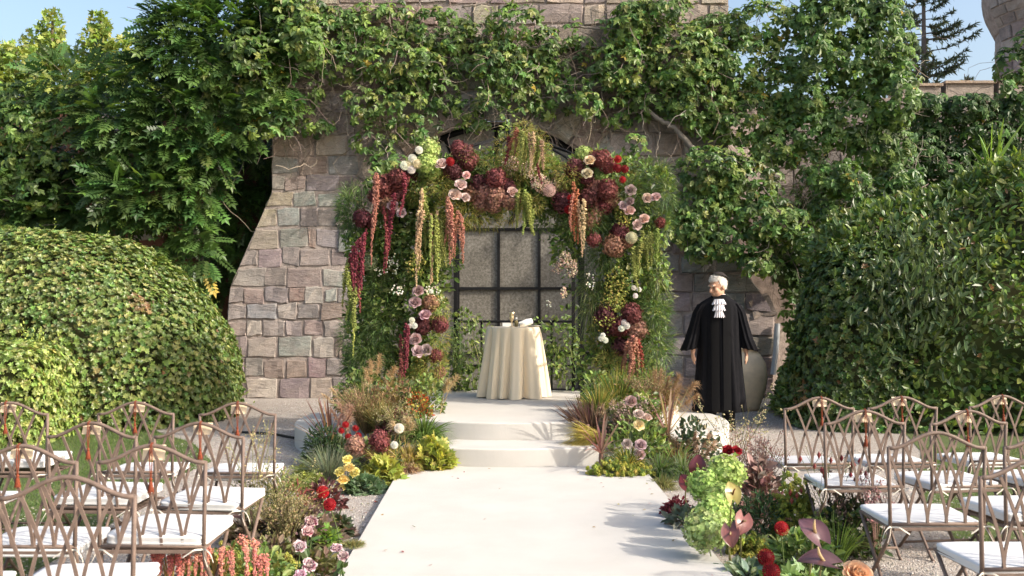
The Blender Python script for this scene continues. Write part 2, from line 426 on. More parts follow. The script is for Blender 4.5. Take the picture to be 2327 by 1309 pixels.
# outline x limits by height (battered base)
LEFT = [(0.0, -4.62), (1.50, -4.62), (1.86, -4.56), (3.35, XL), (ZTOP, XL)]
RIGHT = [(0.0, 4.24), (1.30, 4.26), (1.36, 4.32), (2.07, 3.78), (2.55, XR), (ZTOP, XR)]
def lim(tab, z): return float(np.interp(z, [t[0] for t in tab], [t[1] for t in tab]))
def core_wall():
    m = MB(); zs = np.unique(np.concatenate([np.linspace(0, ZTOP, 60), [1.36, 1.86, 3.35, 2.07, 2.55]]))
    def half(z):
        if z <= AZ: return AR
        d = AR * AR - (z - AZ) ** 2
        return math.sqrt(d) if d > 0 else 0.0
    for z0, z1 in zip(zs[:-1], zs[1:]):
        h0, h1 = half(z0), half(z1)
        l0, l1, r0, r1 = lim(LEFT, z0), lim(LEFT, z1), lim(RIGHT, z0), lim(RIGHT, z1)
        q = lambda xa0, xb0, xa1, xb1: m.add([[xa0, 0, z0], [xb0, 0, z0], [xb1, 0, z1], [xa1, 0, z1]], [np.array([[0, 1, 2, 3]])])
        if h0 > 0 or h1 > 0: q(l0, AX - h0, l1, AX - h1); q(AX + h0, r0, AX + h1, r1)
        else: q(l0, r0, l1, r1)
        for xa, xb in ((l0, l1), (r0, r1)):
            m.add([[xa, 0, z0], [xa, 6, z0], [xb, 6, z1], [xb, 0, z1]], [np.array([[0, 1, 2, 3]])])
    # reveal of the arch
    pts = [(AX - AR, 0)] + [(AX + AR * math.cos(t), AZ + AR * math.sin(t)) for t in np.linspace(math.pi, 0, 40)] + [(AX + AR, 0)]
    for (x0, z0), (x1, z1) in zip(pts[:-1], pts[1:]):
        m.add([[x0, 0, z0], [x1, 0, z1], [x1, .5, z1], [x0, .5, z0]], [np.array([[0, 1, 2, 3]])])
    return m.build('wall_core', M['mortar'], tw)
core_wall()
PAL = {'P': (.235, .178, .172), 'M': (.225, .198, .198), 'G': (.225, .25, .236), 'O': (.31, .255, .19), 'R': (.25, .172, .142), 'W': (.35, .31, .272), 'S': (.265, .24, .22)}
GU = np.array([0, .03, .33, .67, .97, 1]); GV = np.array([0, .05, .5, .95, 1])
def stone_mesh(q, proud, rng):
    """q: four corners (x,z) ll, lr, ur, ul -> a dressed block with rounded, uneven face"""
    q = np.array(q, float); V = []
    nu, nv = len(GU), len(GV)
    for j, v in enumerate(GV):
        for i, u in enumerate(GU):
            p = (q[0] * (1 - u) + q[1] * u) * (1 - v) + (q[3] * (1 - u) + q[2] * u) * v
            edge = i in (0, nu - 1) or j in (0, nv - 1)
            y = .006 if edge else -proud * (.12 + .38 * rng.random())
            p = p + rng.normal(0, .012 if edge else .006, 2)
            V.append([p[0], y, p[1]])
    F = [[j * nu + i, j * nu + i + 1, (j + 1) * nu + i + 1, (j + 1) * nu + i] for j in range(nv - 1) for i in range(nu - 1)]
    return np.array(V), [np.array(F)]
rs = np.random.default_rng(21)
NST = [0]
def add_stone(q, c, proud=.045, name='stone', parent=None, mat=None, y0=0.0):
    V, F = stone_mesh(q, proud, rs); V[:, 1] += y0
    me = make_mesh(name, V, F, None, mat or M['stone'], False)
    col = np.clip(np.array(PAL[c]) * rs.uniform(.82, 1.2) * rs.normal(1, .05, 3), .02, .8)
    NST[0] += 1
    return link(name, me, parent or tw, color=col)
# the visible left face, course by course (coordinates of a 2.218x enlargement of the photograph)
def cx8(x): return wx(520 + x / 2.218)
def cz8(y): return wz(330 + y / 2.218)
COURSES = [
 (58, 150, [(217, 350, 'G'), (353, 498, 'R'), (501, 660, 'G'), (664, 760, 'P')]),
 (154, 232, [(214, 278, 'W'), (281, 384, 'R'), (387, 550, 'M'), (553, 690, 'P'), (694, 760, 'S')]),
 (235, 312, [(196, 322, 'O'), (325, 442, 'G'), (446, 640, 'G'), (644, 760, 'S')]),
 (316, 416, [(152, 242, 'O'), (246, 358, 'G'), (361, 446, 'M'), (449, 548, 'M'), (552, 690, 'P')]),
 (420, 520, [(108, 254, 'O'), (257, 395, 'G'), (399, 437, 'R'), (442, 556, 'M'), (560, 690, 'P')]),
 (525, 613, [(68, 146, 'S'), (150, 266, 'M'), (270, 354, 'M'), (358, 508, 'P'), (513, 660, 'P')]),
 (617, 713, [(20, 190, 'S'), (178, 288, 'P'), (292, 470, 'P'), (474, 600, 'G'), (604, 700, 'M')]),
 (717, 796, [(-30, 74, 'S'), (77, 180, 'P'), (184, 300, 'G'), (304, 380, 'R'), (383, 482, 'W'), (486, 545, 'G'), (549, 690, 'M')]),
 (800, 876, [(-30, 88, 'S'), (92, 242, 'G'), (247, 342, 'W'), (346, 460, 'M'), (464, 620, 'R'), (624, 720, 'P')]),
 (881, 964, [(-30, 86, 'P'), (90, 168, 'W'), (171, 284, 'S'), (290, 372, 'M'), (380, 476, 'P'), (480, 580, 'S'), (584, 700, 'W')]),
 (968, 1070, [(-30, 92, 'P'), (96, 236, 'W'), (248, 416, 'S'), (424, 530, 'W'), (536, 572, 'R'), (576, 700, 'S')]),
 (1075, 1170, [(-20, 80, 'P'), (84, 174, 'M'), (178, 284, 'R'), (291, 392, 'R'), (400, 488, 'P'), (492, 600, 'S'), (604, 700, 'P')]),
 (1174, 1282, [(-20, 70, 'S'), (88, 243, 'W'), (256, 404, 'P'), (410, 522, 'O'), (526, 660, 'S')]),
]
for (y0, y1, row) in COURSES:
    z1, z0 = cz8(y0), cz8(y1); g = .004
    for i, (x0, x1, c) in enumerate(row):
        xa, xb = cx8(x0), cx8(x1)
        xl0, xl1 = (xa, xa) if i else (lim(LEFT, z0), lim(LEFT, z1))
        if i == 0 and abs(xl0 - xl1) > .5: xl0 = xl1
        ch = rs.normal(0, .020, 4)
        add_stone([(xl0 + g, z0 + g + ch[0]), (xb - g, z0 + g + ch[1]), (xb - g + rs.normal(0, .015), z1 - g + ch[2]), (xl1 + g, z1 - g + ch[3])], c, .05 if y0 < 700 else .075)
# the other courses: rest of the face to right and above the arch, under the climbers
def auto_courses():
    z = .05
    while z < 6.7:
        h = rs.uniform(.27, .40); h = min(h, 6.75 - z); zt0 = cz8(58)
        if z < zt0 - .01 and z + h > zt0 - .15: h = zt0 - z
        zl, zr = z, z + h
        x = lim(LEFT, z + h / 2)
        end = lim(RIGHT, z + h / 2)
        skip_to = cx8(700) if z < zt0 - .01 else x
        x = max(x, skip_to)
        while x < end - .08:
            w = rs.uniform(.3, .78)
            if end - (x + w) < .25: w = end - x
            xc, zc = x + w / 2, z + h / 2
            inside = (zc < AZ and abs(xc - AX) < AR + .12) or math.hypot(xc - AX, max(0, zc - AZ)) < AR + .42
            if not inside:
                c = rs.choice(list('PMGORWS'), p=[.26, .18, .12, .16, .14, .05, .09]) if z < 5.2 else rs.choice(list('OSRP'), p=[.5, .2, .2, .1])
                xr0, xr1 = (x + w, x + w)
                if abs(x + w - end) < 1e-6: xr0, xr1 = lim(RIGHT, zl), lim(RIGHT, zr)
                g = .012
                ch = rs.normal(0, .014, 4); add_stone([(x + g, zl + g + ch[0]), (xr0 - g, zl + g + ch[1]), (xr1 - g, zr - g + ch[2]), (x + g, zr - g + ch[3])], str(c), .12)
            x += w
        z += h
auto_courses()
for k in range(19):     # voussoirs
    t0 = math.pi * k / 19 + .007; t1 = math.pi * (k + 1) / 19 - .007; r0, r1 = AR + .005, AR + rs.uniform(.42, .52)
    p = lambda r, t: (AX + r * math.cos(t), AZ + r * math.sin(t))
    add_stone([p(r0, t1), p(r0, t0), p(r1, t0), p(r1, t1)], str(rs.choice(list('OSRWG'))), .16, 'arch_stone')
for z0 in np.arange(.02, AZ - .1, .37):
    for sx in (-1, 1):
        w = rs.uniform(.3, .5); xa = AX + sx * AR; xb = xa + sx * w
        x0, x1 = min(xa, xb), max(xa, xb)
        if sx < 0 and x0 < cx8(640): x0 = cx8(700)
        add_stone([(x0, z0), (x1, z0), (x1, z0 + .355), (x0, z0 + .355)], str(rs.choice(list('OSRWM'))), .055, 'jamb_stone')
# big ochre quoin on the right batter
add_stone([(wx(1711), wz(726)), (wx(1768), wz(716)), (wx(1745), wz(666)), (wx(1698), wz(685))], 'O', .16, 'quoin_stone')
# ledge of the upper storey
m = MB(); m.add(*box(XL - .05, XR + .05, -.16, .3, 5.66, 5.78)); m.build('ledge', M['stone'], tw).color = (.3, .24, .18, 1)

# arched iron window
wn = empty('arched_window', (0, .19, 0)); wn.parent = tw
fr = MB()
def arc(r, t0=0, t1=math.pi, n=40, y=0): return [(AX + r * math.cos(t), y, AZ + r * math.sin(t)) for t in np.linspace(t0, t1, n)]
fr.add(*tube([(AX + AR - .05, 0, .0)] + arc(AR - .05) + [(AX - AR + .05, 0, 0)], .05, 4))
bars_x = [AX + .035 + k * .667 for k in (-3, -2, -1, 0, 1, 2, 3)]
zt = wz(522) + .02; HZ = [.12, .72, wz(655), zt]
for x in bars_x: 
    top = zt
    fr.add(*box(x - .023, x + .023, -.03, .03, .02, top))
for z in HZ:
    h = AR if z < AZ else math.sqrt(max(0, AR * AR - (z - AZ) ** 2))
    fr.add(*box(AX - h + .05, AX + h - .05, -.036, .024, z - .022, z + .022))
for t in np.radians([22, 45, 66, 90, 114, 135, 158]):
    d = np.array([math.cos(t), 0, math.sin(t)]); p1 = np.array([AX, 0, AZ]) + d * (AR - .08); p0 = np.array([AX, 0, AZ]) + d * (.55 if math.sin(t) > .6 else .5)
    k = (zt - p0[2]) / max(d[2], .05)
    if k > 0: p0 = p0 + d * k
    if (p1 - p0)[2] > 0: fr.add(*tube([p0, p1], .035, 4))
fr.build('glazing_bars', M['black_iron'], wn)
xs = [AX - AR + .03] + bars_x[1:-1] + [AX + AR - .03]
xs = [AX - AR + .02] + bars_x + [AX + AR - .02]
for i in range(len(xs) - 1):
    for z0, z1 in zip(HZ[:-1], HZ[1:]):
        if xs[i + 1] - xs[i] < .06: continue
        tl = rs.normal(0, .004, 4)
        V = [[xs[i], .02 + tl[0], z0], [xs[i + 1], .02 + tl[1], z0], [xs[i + 1], .02 + tl[2], z1], [xs[i], .02 + tl[3], z1]]
        link('pane', make_mesh('pane', V, [np.array([[0, 1, 2, 3]])], None, M['pane']), wn)
ts = [0.0] + list(np.radians([22, 45, 66, 90, 114, 135, 158])) + [math.pi]
for t0, t1 in zip(ts[:-1], ts[1:]):
    arcp = [(AX + (AR - .05) * math.cos(t), .025, max(zt, AZ + (AR - .05) * math.sin(t))) for t in np.linspace(t0, t1, 6)]
    b0 = lambda t: AX + (zt - AZ) / max(math.tan(t), 1e-3) if abs(math.tan(t)) > 1e-3 else AX
    clampx = lambda x: min(max(x, AX - AR + .1), AX + AR - .1)
    V = arcp + [(clampx(AX + (zt - AZ) * math.cos(t1) / max(math.sin(t1), .15)), .025, zt), (clampx(AX + (zt - AZ) * math.cos(t0) / max(math.sin(t0), .15)), .025, zt)]
    link('pane', make_mesh('pane', V, [np.array([list(range(len(V)))])], None, M['pane']), wn)
# dark room behind the glass is closed by a back wall
MB().add(*box(AX - AR, AX + AR, .20, .25, 0, AZ + AR)).build('back_board', M['mortar'], wn)
# downpipe at the right foot of the tower
m = MB(); m.add(*tube([(wx(1762), -.12, wz(735)), (wx(1758), -.13, wz(800)), (wx(1752), -.13, wz(850))], .045, 10)); o = m.build('drain_pipe', simple('pale_pipe', (.42, .44, .45), .5)); o.location = (0, YW, 0)
tag(o, 'pale drain pipe stub at the foot of the gatehouse beside the laurel hedge', 'pipe')

# ------------------------------------------------------------------ walls to left and right, far turret
wl = empty('garden_wall', (0, 17.6, 0)); tag(wl, 'shaded red garden wall under the wisteria left of the gatehouse', 'wall')
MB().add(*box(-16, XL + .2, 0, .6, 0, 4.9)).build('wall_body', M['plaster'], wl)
for (px, py, w, h, c) in [(328, 520, .36, .42, 'W'), (415, 570, .42, .26, 'M'), (300, 600, .4, .3, 'P'), (452, 520, .35, .25, 'R'), (250, 280, .3, .35, 'S'), (268, 285, .3, .3, 'P'), (500, 470, .4, .3, 'P'), (375, 500, .35, .28, 'R'), (540, 620, .35, .26, 'S'), (480, 600, .45, .28, 'P')]:
    p = at(px, py, 17.6); add_stone([(p[0] - w / 2, p[2] - h / 2), (p[0] + w / 2, p[2] - h / 2), (p[0] + w / 2, p[2] + h / 2), (p[0] - w / 2, p[2] + h / 2)], c, .05, 'stone', wl)
YB = 19.0
wr = empty('battlement_wall', (0, YB, 0)); tag(wr, 'low crenellated stone wall on the right below the conifer', 'wall')
def bx(px): return (px - CX) * YB / FPX
def bz(py): return CH - (py - HY) * YB / FPX
MB().add(*box(3.0, 16, .02, .55, 0, bz(222))).build('wall_body', M['mortar'], wr)
for (x0, x1, yt) in [(2040, 2138, 190), (2150, 2258, 184), (2270, 2345, 180)]:
    X0, X1, Z0, Z1_ = bx(x0), bx(x1), bz(222), bz(yt)
    mm = MB(); mm.add(*box(X0, X1, 0, .5, Z0 - .002, Z1_ - .05)); mo = mm.build('merlon', M['stone'], wr); mo.color = (.30, .245, .20, 1)
    mm = MB(); mm.add(*box(X0 - .03, X1 + .03, -.05, .55, Z1_ - .05, Z1_)); c_ = mm.build('coping', M['stone'], mo); c_.color = (.36, .25, .15, 1)
z = 2.2
while z < bz(226) - .1:
    h = rs.uniform(.26, .36); x = 5.0
    while x < 10.5:
        w = rs.uniform(.35, .7); add_stone([(x + .01, z + .01), (x + w - .01, z + .01), (x + w - .01, z + h - .01), (x + .01, z + h - .01)], str(rs.choice(list('PMS'))), .04, 'stone', wr).color = (*(rs.uniform(.10, .17) * np.array([1, .88, .8])), 1); x += w
    z += h
YT = 22.0
tr = empty('corner_turret', (0, YT, 0)); tag(tr, 'stone turret with a corbelled top at the far right edge', 'turret')
def tx(px): return (px - CX) * (YT + 1.6) / FPX
def tz(py): return CH - (py - HY) * (YT + 1.6) / FPX
TC, TR = tx(2278) + 1.6, 1.6
prof = [(TR, 0), (TR, tz(72)), (TR + .03, tz(70)), (TR + .22, tz(30)), (TR + .27, tz(12)), (TR + .30, tz(-10)), (TR + .30, tz(-260)), (.01, tz(-260))]
V, F = lathe(prof, 40); V[:, 0] += TC; V[:, 1] += TR
MB().add(V, F).build('wall_core', M['mortar'], tr)
def turret_stones():
    zs = [tz(205)]
    while zs[-1] < tz(-40): zs.append(zs[-1] + rs.uniform(.2, .34))
    for z0, z1 in zip(zs[:-1], zs[1:]):
        r0 = float(np.interp(z0, [tz(72), tz(30), tz(12)], [TR, TR + .22, TR + .29])); r1 = float(np.interp(z1, [tz(72), tz(30), tz(12)], [TR, TR + .22, TR + .29]))
        a = math.radians(178)
        while a < math.radians(285):
            da = rs.uniform(.16, .36); V = []
            for j, v in enumerate(GV):
                for i, u in enumerate(GU):
                    e = i in (0, 5) or j in (0, 4); rr = (r0 * (1 - v) + r1 * v) + (-.02 if e else .035 * rs.uniform(.6, 1.3))
                    aa = a + .012 + (da - .024) * u; V.append([TC + rr * math.cos(aa), TR + rr * math.sin(aa), z0 + .012 + (z1 - z0 - .024) * v])
            F = [[j * 6 + i, j * 6 + i + 1, (j + 1) * 6 + i + 1, (j + 1) * 6 + i] for j in range(4) for i in range(5)]
            c = np.array(PAL[str(rs.choice(list('PMSOW')))]) * rs.uniform(.9, 1.25)
            link('stone', make_mesh('stone', V, [np.array(F)], None, M['stone'], False), tr, color=np.clip(c, 0, 1))
            a += da
turret_stones()
# big clay jar behind the man
jar = MB(); V, F = lathe([(.02, 0), (.17, 0), (.22, .06), (.33, .35), (.37, .62), (.34, .84), (.24, 1.0), (.17, 1.06), (.19, 1.10), (.22, 1.11), (.20, 1.13), (.15, 1.08), (.12, .9)], 40)
jar.add(V, F); o = jar.build('clay_jar', simple('buff_clay', (.86, .66, .44), .9, 0, .1, (18, .35, .02), .18, 5), None, True); o.location = (at(1700, 800, 14.3)[0], 14.3, 0); o.scale = (.74, .74, .80)
tag(o, 'large buff clay jar on the gravel behind the man in the robe', 'jar')
m = MB(); m.add(*tube([(-3.3, 11.75, .015), (-3.0, 11.65, .02), (-2.75, 11.55, .015), (-2.55, 11.3, .02), (-2.46, 11.2, .02)], .014, 6)); tag(m.build('power_cable', simple('black_rubber', (.015, .015, .016), .5)), 'black power cable on the gravel running to the round stage', 'cable')
# ------------------------------------------------------------------ climbers on the walls
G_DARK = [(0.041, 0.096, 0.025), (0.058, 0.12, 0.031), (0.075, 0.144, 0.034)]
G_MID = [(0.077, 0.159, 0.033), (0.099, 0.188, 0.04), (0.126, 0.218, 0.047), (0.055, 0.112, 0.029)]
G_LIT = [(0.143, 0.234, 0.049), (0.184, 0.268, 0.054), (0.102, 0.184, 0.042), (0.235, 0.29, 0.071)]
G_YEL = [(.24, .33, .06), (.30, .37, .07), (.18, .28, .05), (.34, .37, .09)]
SINGLE = {}
def single_leaf(T, F, matname):
    if matname not in SINGLE: SINGLE[matname] = make_mesh('leaf', T, F, np.ones((len(T), 3)), M[matname])
    return SINGLE[matname]

def blob_points(px, py, rx, ry, Y, rz, n, shell=.62):
    c = at(px, py, Y); s = Y / FPX
    d = rdir(n); d[:, 1] = -np.abs(d[:, 1]) + R_.uniform(0, .25, n); d = nrm(d)
    r = R_.uniform(shell ** 3, 1, n) ** (1 / 3.) * R_.uniform(.9, 1.12, n)
    return c + d * r[:, None] * np.array([rx * s, rz, ry * s]), d

def climber(name, label, blobs, Y, kind='ros', size=.10, cols=G_MID, dens=.03, mat='leaf', twigs=60, indiv=0, rz=.32, cat='climber', yj=.25):
    e = empty(name, tuple(at(blobs[0][0], HY, Y) * [1, 1, 0])); tag(e, label, cat)
    off = np.array(e.location)
    Ps, Ds = [], []
    for b in blobs:
        px, py, rx, ry = b[:4]; n = max(6, int(dens * rx * ry * (b[4] if len(b) > 4 else 1)))
        P, D = blob_points(px, py, rx, ry, Y + R_.uniform(-yj, yj * .4), rz * R_.uniform(.7, 1.3), n); Ps.append(P); Ds.append(D)
    P = np.concatenate(Ps); D = np.concatenate(Ds); n = len(P)
    col = jit(pick(cols, n), n, .22, .08); yel = R_.random(n) < .004; col[yel] = (.45, .34, .04)
    m = MB()
    if kind == 'ros':
        zax = nrm(D * .9 + np.array([.1, -.5, .55]) + R_.normal(0, .3, (n, 3)))
        Rm = frames(nrm(np.cross(zax, rdir(n))), zax)
        m.add(*scatter(ROS, ROS_F, P - off, Rm, size * R_.uniform(.65, 1.25, n), col))
    elif kind == 'pin':
        y = nrm(D * .75 + np.array([0, -.35, -.25]) + R_.normal(0, .4, (n, 3)))
        zax = nrm(np.array([0.1, -.45, .8]) + R_.normal(0, .35, (n, 3)))
        m.add(*scatter(PIN, PIN_F, P - off, frames(y, zax), size * R_.uniform(.7, 1.2, n), col))
    else:
        y = nrm(D * .6 + np.array([0, -.2, -.1]) + R_.normal(0, .6, (n, 3)))
        zax = nrm(D + np.array([.1, -.4, .6]) + R_.normal(0, .4, (n, 3)))
        T, F = (PALM, PALM_F) if kind == 'palm' else (LEAF, LEAF_F)
        m.add(*scatter(T, F, P - off, frames(y, zax), size * R_.uniform(.6, 1.25, n), col))
    fo = m.build('foliage', M[mat], e); fo['kind'] = 'stuff'
    if indiv:      # the outermost leaves, one by one
        idx = np.argsort(P[:, 1])[:indiv * 3]; idx = R_.choice(idx, min(indiv, len(idx)), replace=False)
        me = single_leaf(LEAF, LEAF_F, mat)
        for i in idx:
            y = nrm(D[i] * .5 + np.array([0, -.4, -.35]) + R_.normal(0, .4, 3)); zz = nrm(np.array([.15, -.5, .7]) + R_.normal(0, .3, 3))
            Rm = frames(y[None], zz[None])[0]; s = size * R_.uniform(.9, 1.3)
            o = link('leaf', me, e, color=jit(pick(cols, 1), 1, .2, .08)[0])
            o.matrix_local = Matrix.Translation(Vector(P[i] - off + D[i] * .04)) @ Matrix(Rm.tolist()).to_4x4() @ Matrix.Diagonal((s, s, s, 1))
    if twigs:
        t = MB(); cand = P[R_.integers(0, n, twigs)]
        for p in cand:
            k = 7; q = [p + [0, .12, 0]]; d = nrm(np.array([R_.normal(0, .8), R_.normal(0, .25), R_.normal(-.2, .9)])); L = R_.uniform(.35, 1.1)
            for _ in range(k):
                d = nrm(d + R_.normal(0, .42, 3) * [1, .4, 1] + [0, 0, -.05]); q.append(q[-1] + d * L / k)
            r = R_.uniform(.003, .008); t.add(*tube(np.array(q) - off, np.linspace(r, r * .5, k + 1), 3, False), jit((.21, .17, .14), 1, .25, .05))
        t.build('twigs', M['bark'], e)['kind'] = 'stuff'
    return e

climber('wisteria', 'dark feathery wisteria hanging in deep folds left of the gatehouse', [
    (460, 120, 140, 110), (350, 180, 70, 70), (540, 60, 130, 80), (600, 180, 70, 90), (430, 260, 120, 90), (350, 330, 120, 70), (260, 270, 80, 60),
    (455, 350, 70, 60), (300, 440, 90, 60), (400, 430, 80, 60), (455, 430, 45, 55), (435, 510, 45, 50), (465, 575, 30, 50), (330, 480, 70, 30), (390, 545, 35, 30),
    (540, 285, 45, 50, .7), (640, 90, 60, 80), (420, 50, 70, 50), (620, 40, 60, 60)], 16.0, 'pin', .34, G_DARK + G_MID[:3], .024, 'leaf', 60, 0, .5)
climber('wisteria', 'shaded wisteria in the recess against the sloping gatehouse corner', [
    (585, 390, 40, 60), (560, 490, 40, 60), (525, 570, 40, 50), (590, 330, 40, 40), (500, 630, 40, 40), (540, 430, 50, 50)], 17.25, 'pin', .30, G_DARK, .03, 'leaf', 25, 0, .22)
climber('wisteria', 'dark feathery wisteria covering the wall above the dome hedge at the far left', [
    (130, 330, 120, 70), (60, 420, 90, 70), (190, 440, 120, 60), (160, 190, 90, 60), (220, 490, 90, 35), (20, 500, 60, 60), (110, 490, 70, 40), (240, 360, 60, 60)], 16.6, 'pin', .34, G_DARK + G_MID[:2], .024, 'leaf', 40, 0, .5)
climber('broadleaf_vine', 'broad-leaved vine with sunlit tips in front of the yellow plane trees', [
    (60, 290, 90, 60), (40, 370, 70, 70), (150, 270, 80, 60, .6), (30, 230, 60, 50), (90, 440, 50, 40, .5), (120, 370, 60, 40, .5), (20, 540, 30, 40, .5)], 16.1, 'ros', .11, G_MID + G_LIT[:2], .03, 'leaf', 40, 60, .35)
climber('broadleaf_vine', 'pale-tipped vine climbing through the wisteria beside the gatehouse corner', [
    (560, 120, 60, 60), (470, 180, 60, 40, .7), (615, 230, 45, 70), (650, 30, 60, 50), (690, 90, 50, 60), (570, 210, 50, 50, .6), (600, 300, 50, 20, .6)], 15.55, 'ros', .11, G_MID + G_LIT, .024, 'leaf', 50, 60, .25)
climber('broadleaf_vine', 'leafy vine with bare looping twigs on the gatehouse above the left of the arched window', [
    (740, 70, 100, 60), (860, 60, 110, 60), (1000, 70, 90, 55), (770, 150, 60, 45, .7), (1050, 120, 90, 55), (900, 140, 110, 45), (1130, 140, 70, 55), (1210, 155, 55, 55),
    (1170, 60, 70, 50), (1240, 110, 35, 55), (820, 240, 50, 45, .6), (900, 235, 75, 55, .6), (1000, 205, 65, 55, .6), (955, 295, 55, 40, .6), (850, 320, 55, 45, .6), (720, 290, 50, 25, .6),
    (645, 300, 40, 18, .6), (885, 370, 45, 26), (1110, 225, 55, 35, .6), (1185, 225, 55, 30, .7), (1060, 250, 40, 30, .6), (1290, 150, 60, 50, .45), (1370, 205, 60, 50, .5), (1330, 80, 60, 40, .35), (1275, 225, 50, 40, .55), (1400, 255, 50, 40, .5), (1235, 250, 40, 30, .6), (1160, 175, 60, 50, .6), (940, 185, 90, 40, .6), (1085, 285, 45, 14), (710, 210, 30, 30, .5), (700, 30, 60, 40)], YW - .2, 'ros', .10, G_MID + G_LIT, .030, 'leaf', 420, 300, .24)
climber('broadleaf_vine', 'sunlit leafy vine cascading over the gatehouse right of the arched window', [
    (1420, 150, 85, 60), (1460, 55, 85, 55), (1555, 130, 90, 85), (1480, 220, 70, 50), (1335, 240, 35, 30, .6), (1600, 230, 100, 80), (1680, 150, 105, 85), (1740, 55, 110, 60), (1630, 75, 70, 50),
    (1700, 270, 105, 75), (1780, 200, 70, 75), (1770, 330, 70, 60), (1440, 330, 30, 25, .6), (1430, 60, 50, 60), (1510, 20, 60, 40)], YW - .3, 'ros', .10, G_LIT + G_MID, .036, 'leaf', 260, 300, .40)
climber('broadleaf_vine', 'low bulging vine hanging over the masonry behind the robed man', [
    (1620, 390, 85, 60), (1690, 420, 95, 75), (1600, 480, 85, 65), (1750, 500, 85, 55), (1670, 550, 100, 45), (1560, 510, 50, 55), (1720, 600, 55, 28), (1820, 555, 45, 45), (1590, 570, 40, 30)], YW - .55, 'ros', .10, G_LIT + G_MID, .044, 'leaf', 110, 200, .45)
climber('broadleaf_vine', 'tall dense vine mass between the gatehouse and the bare conifer', [
    (1900, 50, 100, 70), (1950, 150, 90, 85), (2010, 100, 65, 110), (1850, 140, 75, 65), (2025, 220, 60, 75), (1930, 270, 95, 75), (1850, 300, 75, 60), (2000, 330, 85, 65), (1900, 410, 80, 45),
    (2040, 420, 55, 45), (1870, 480, 45, 35), (1980, 480, 75, 35), (1830, 230, 50, 50), (1880, 10, 60, 40), (1985, 20, 60, 50)], 15.6, 'ros', .105, G_MID + G_LIT[:1], .040, 'leaf', 160, 120, .55)
climber('broadleaf_vine', 'dark creeper spilling over the low crenellated wall', [
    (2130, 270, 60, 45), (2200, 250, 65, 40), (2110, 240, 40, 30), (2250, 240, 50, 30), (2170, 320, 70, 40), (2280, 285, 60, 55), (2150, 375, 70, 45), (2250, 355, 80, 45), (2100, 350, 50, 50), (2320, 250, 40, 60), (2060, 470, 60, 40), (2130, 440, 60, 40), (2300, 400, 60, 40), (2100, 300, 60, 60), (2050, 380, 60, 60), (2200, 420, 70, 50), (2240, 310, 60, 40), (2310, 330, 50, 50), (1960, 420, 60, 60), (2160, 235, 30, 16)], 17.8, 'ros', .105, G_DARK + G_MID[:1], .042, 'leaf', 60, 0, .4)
climber('broadleaf_vine', 'leafy vine on the turret shaft at the right edge of the picture', [
    (2300, 150, 45, 45), (2325, 110, 30, 50), (2310, 210, 40, 40), (2275, 200, 20, 20, .5)], 17.6, 'ros', .11, G_MID, .035, 'leaf', 20, 0, .4)
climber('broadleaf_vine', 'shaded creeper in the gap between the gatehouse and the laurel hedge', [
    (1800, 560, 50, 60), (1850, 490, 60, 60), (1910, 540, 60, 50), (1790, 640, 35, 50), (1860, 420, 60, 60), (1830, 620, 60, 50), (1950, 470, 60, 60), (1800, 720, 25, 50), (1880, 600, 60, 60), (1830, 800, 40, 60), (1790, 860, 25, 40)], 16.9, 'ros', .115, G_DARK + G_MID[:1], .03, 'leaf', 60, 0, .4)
# thick bare vine stems on the tower
t = empty('vine_trunk', (0, YW, 0)); tag(t, 'thick bare grey vine stems arching over the wall right of the window', 'vine')
def stem(pts, r0, r1, name='stem'):
    q = np.array([at(x, y, YW - .35 + d) - [0, YW, 0] for x, y, d in pts]); u = np.linspace(0, len(q) - 1, 5 * len(q)); q2 = np.stack([np.interp(u, np.arange(len(q)), q[:, k]) for k in range(3)], 1)
    q2 += R_.normal(0, .008, q2.shape)
    MB().add(*tube(q2, np.linspace(r0, r1, len(q2)), 7), (.20, .175, .15)).build(name, M['bark'], t, True)
stem([(1455, 235, 0), (1490, 265, -.05), (1530, 290, -.05), (1565, 325, -.08), (1590, 360, -.1)], .03, .05)
stem([(1455, 235, 0), (1440, 205, .05), (1448, 190, .05), (1456, 230, 0), (1460, 290, -.05), (1475, 320, 0)], .018, .008)
stem([(1450, 205, .05), (1420, 240, .05), (1390, 275, .05), (1370, 300, .05)], .02, .006)
stem([(1280, 60, .1), (1340, 62, .1), (1400, 75, .1), (1460, 90, .1)], .02, .012)
stem([(1050, 15, .05), (1100, 8, .1), (1120, 0, .1)], .02, .015)
stem([(1260, 180, .1), (1330, 200, .1), (1390, 190, .1), (1430, 210, .05)], .022, .012)
stem([(1500, 300, -.1), (1490, 350, -.1), (1500, 390, -.1)], .012, .005)
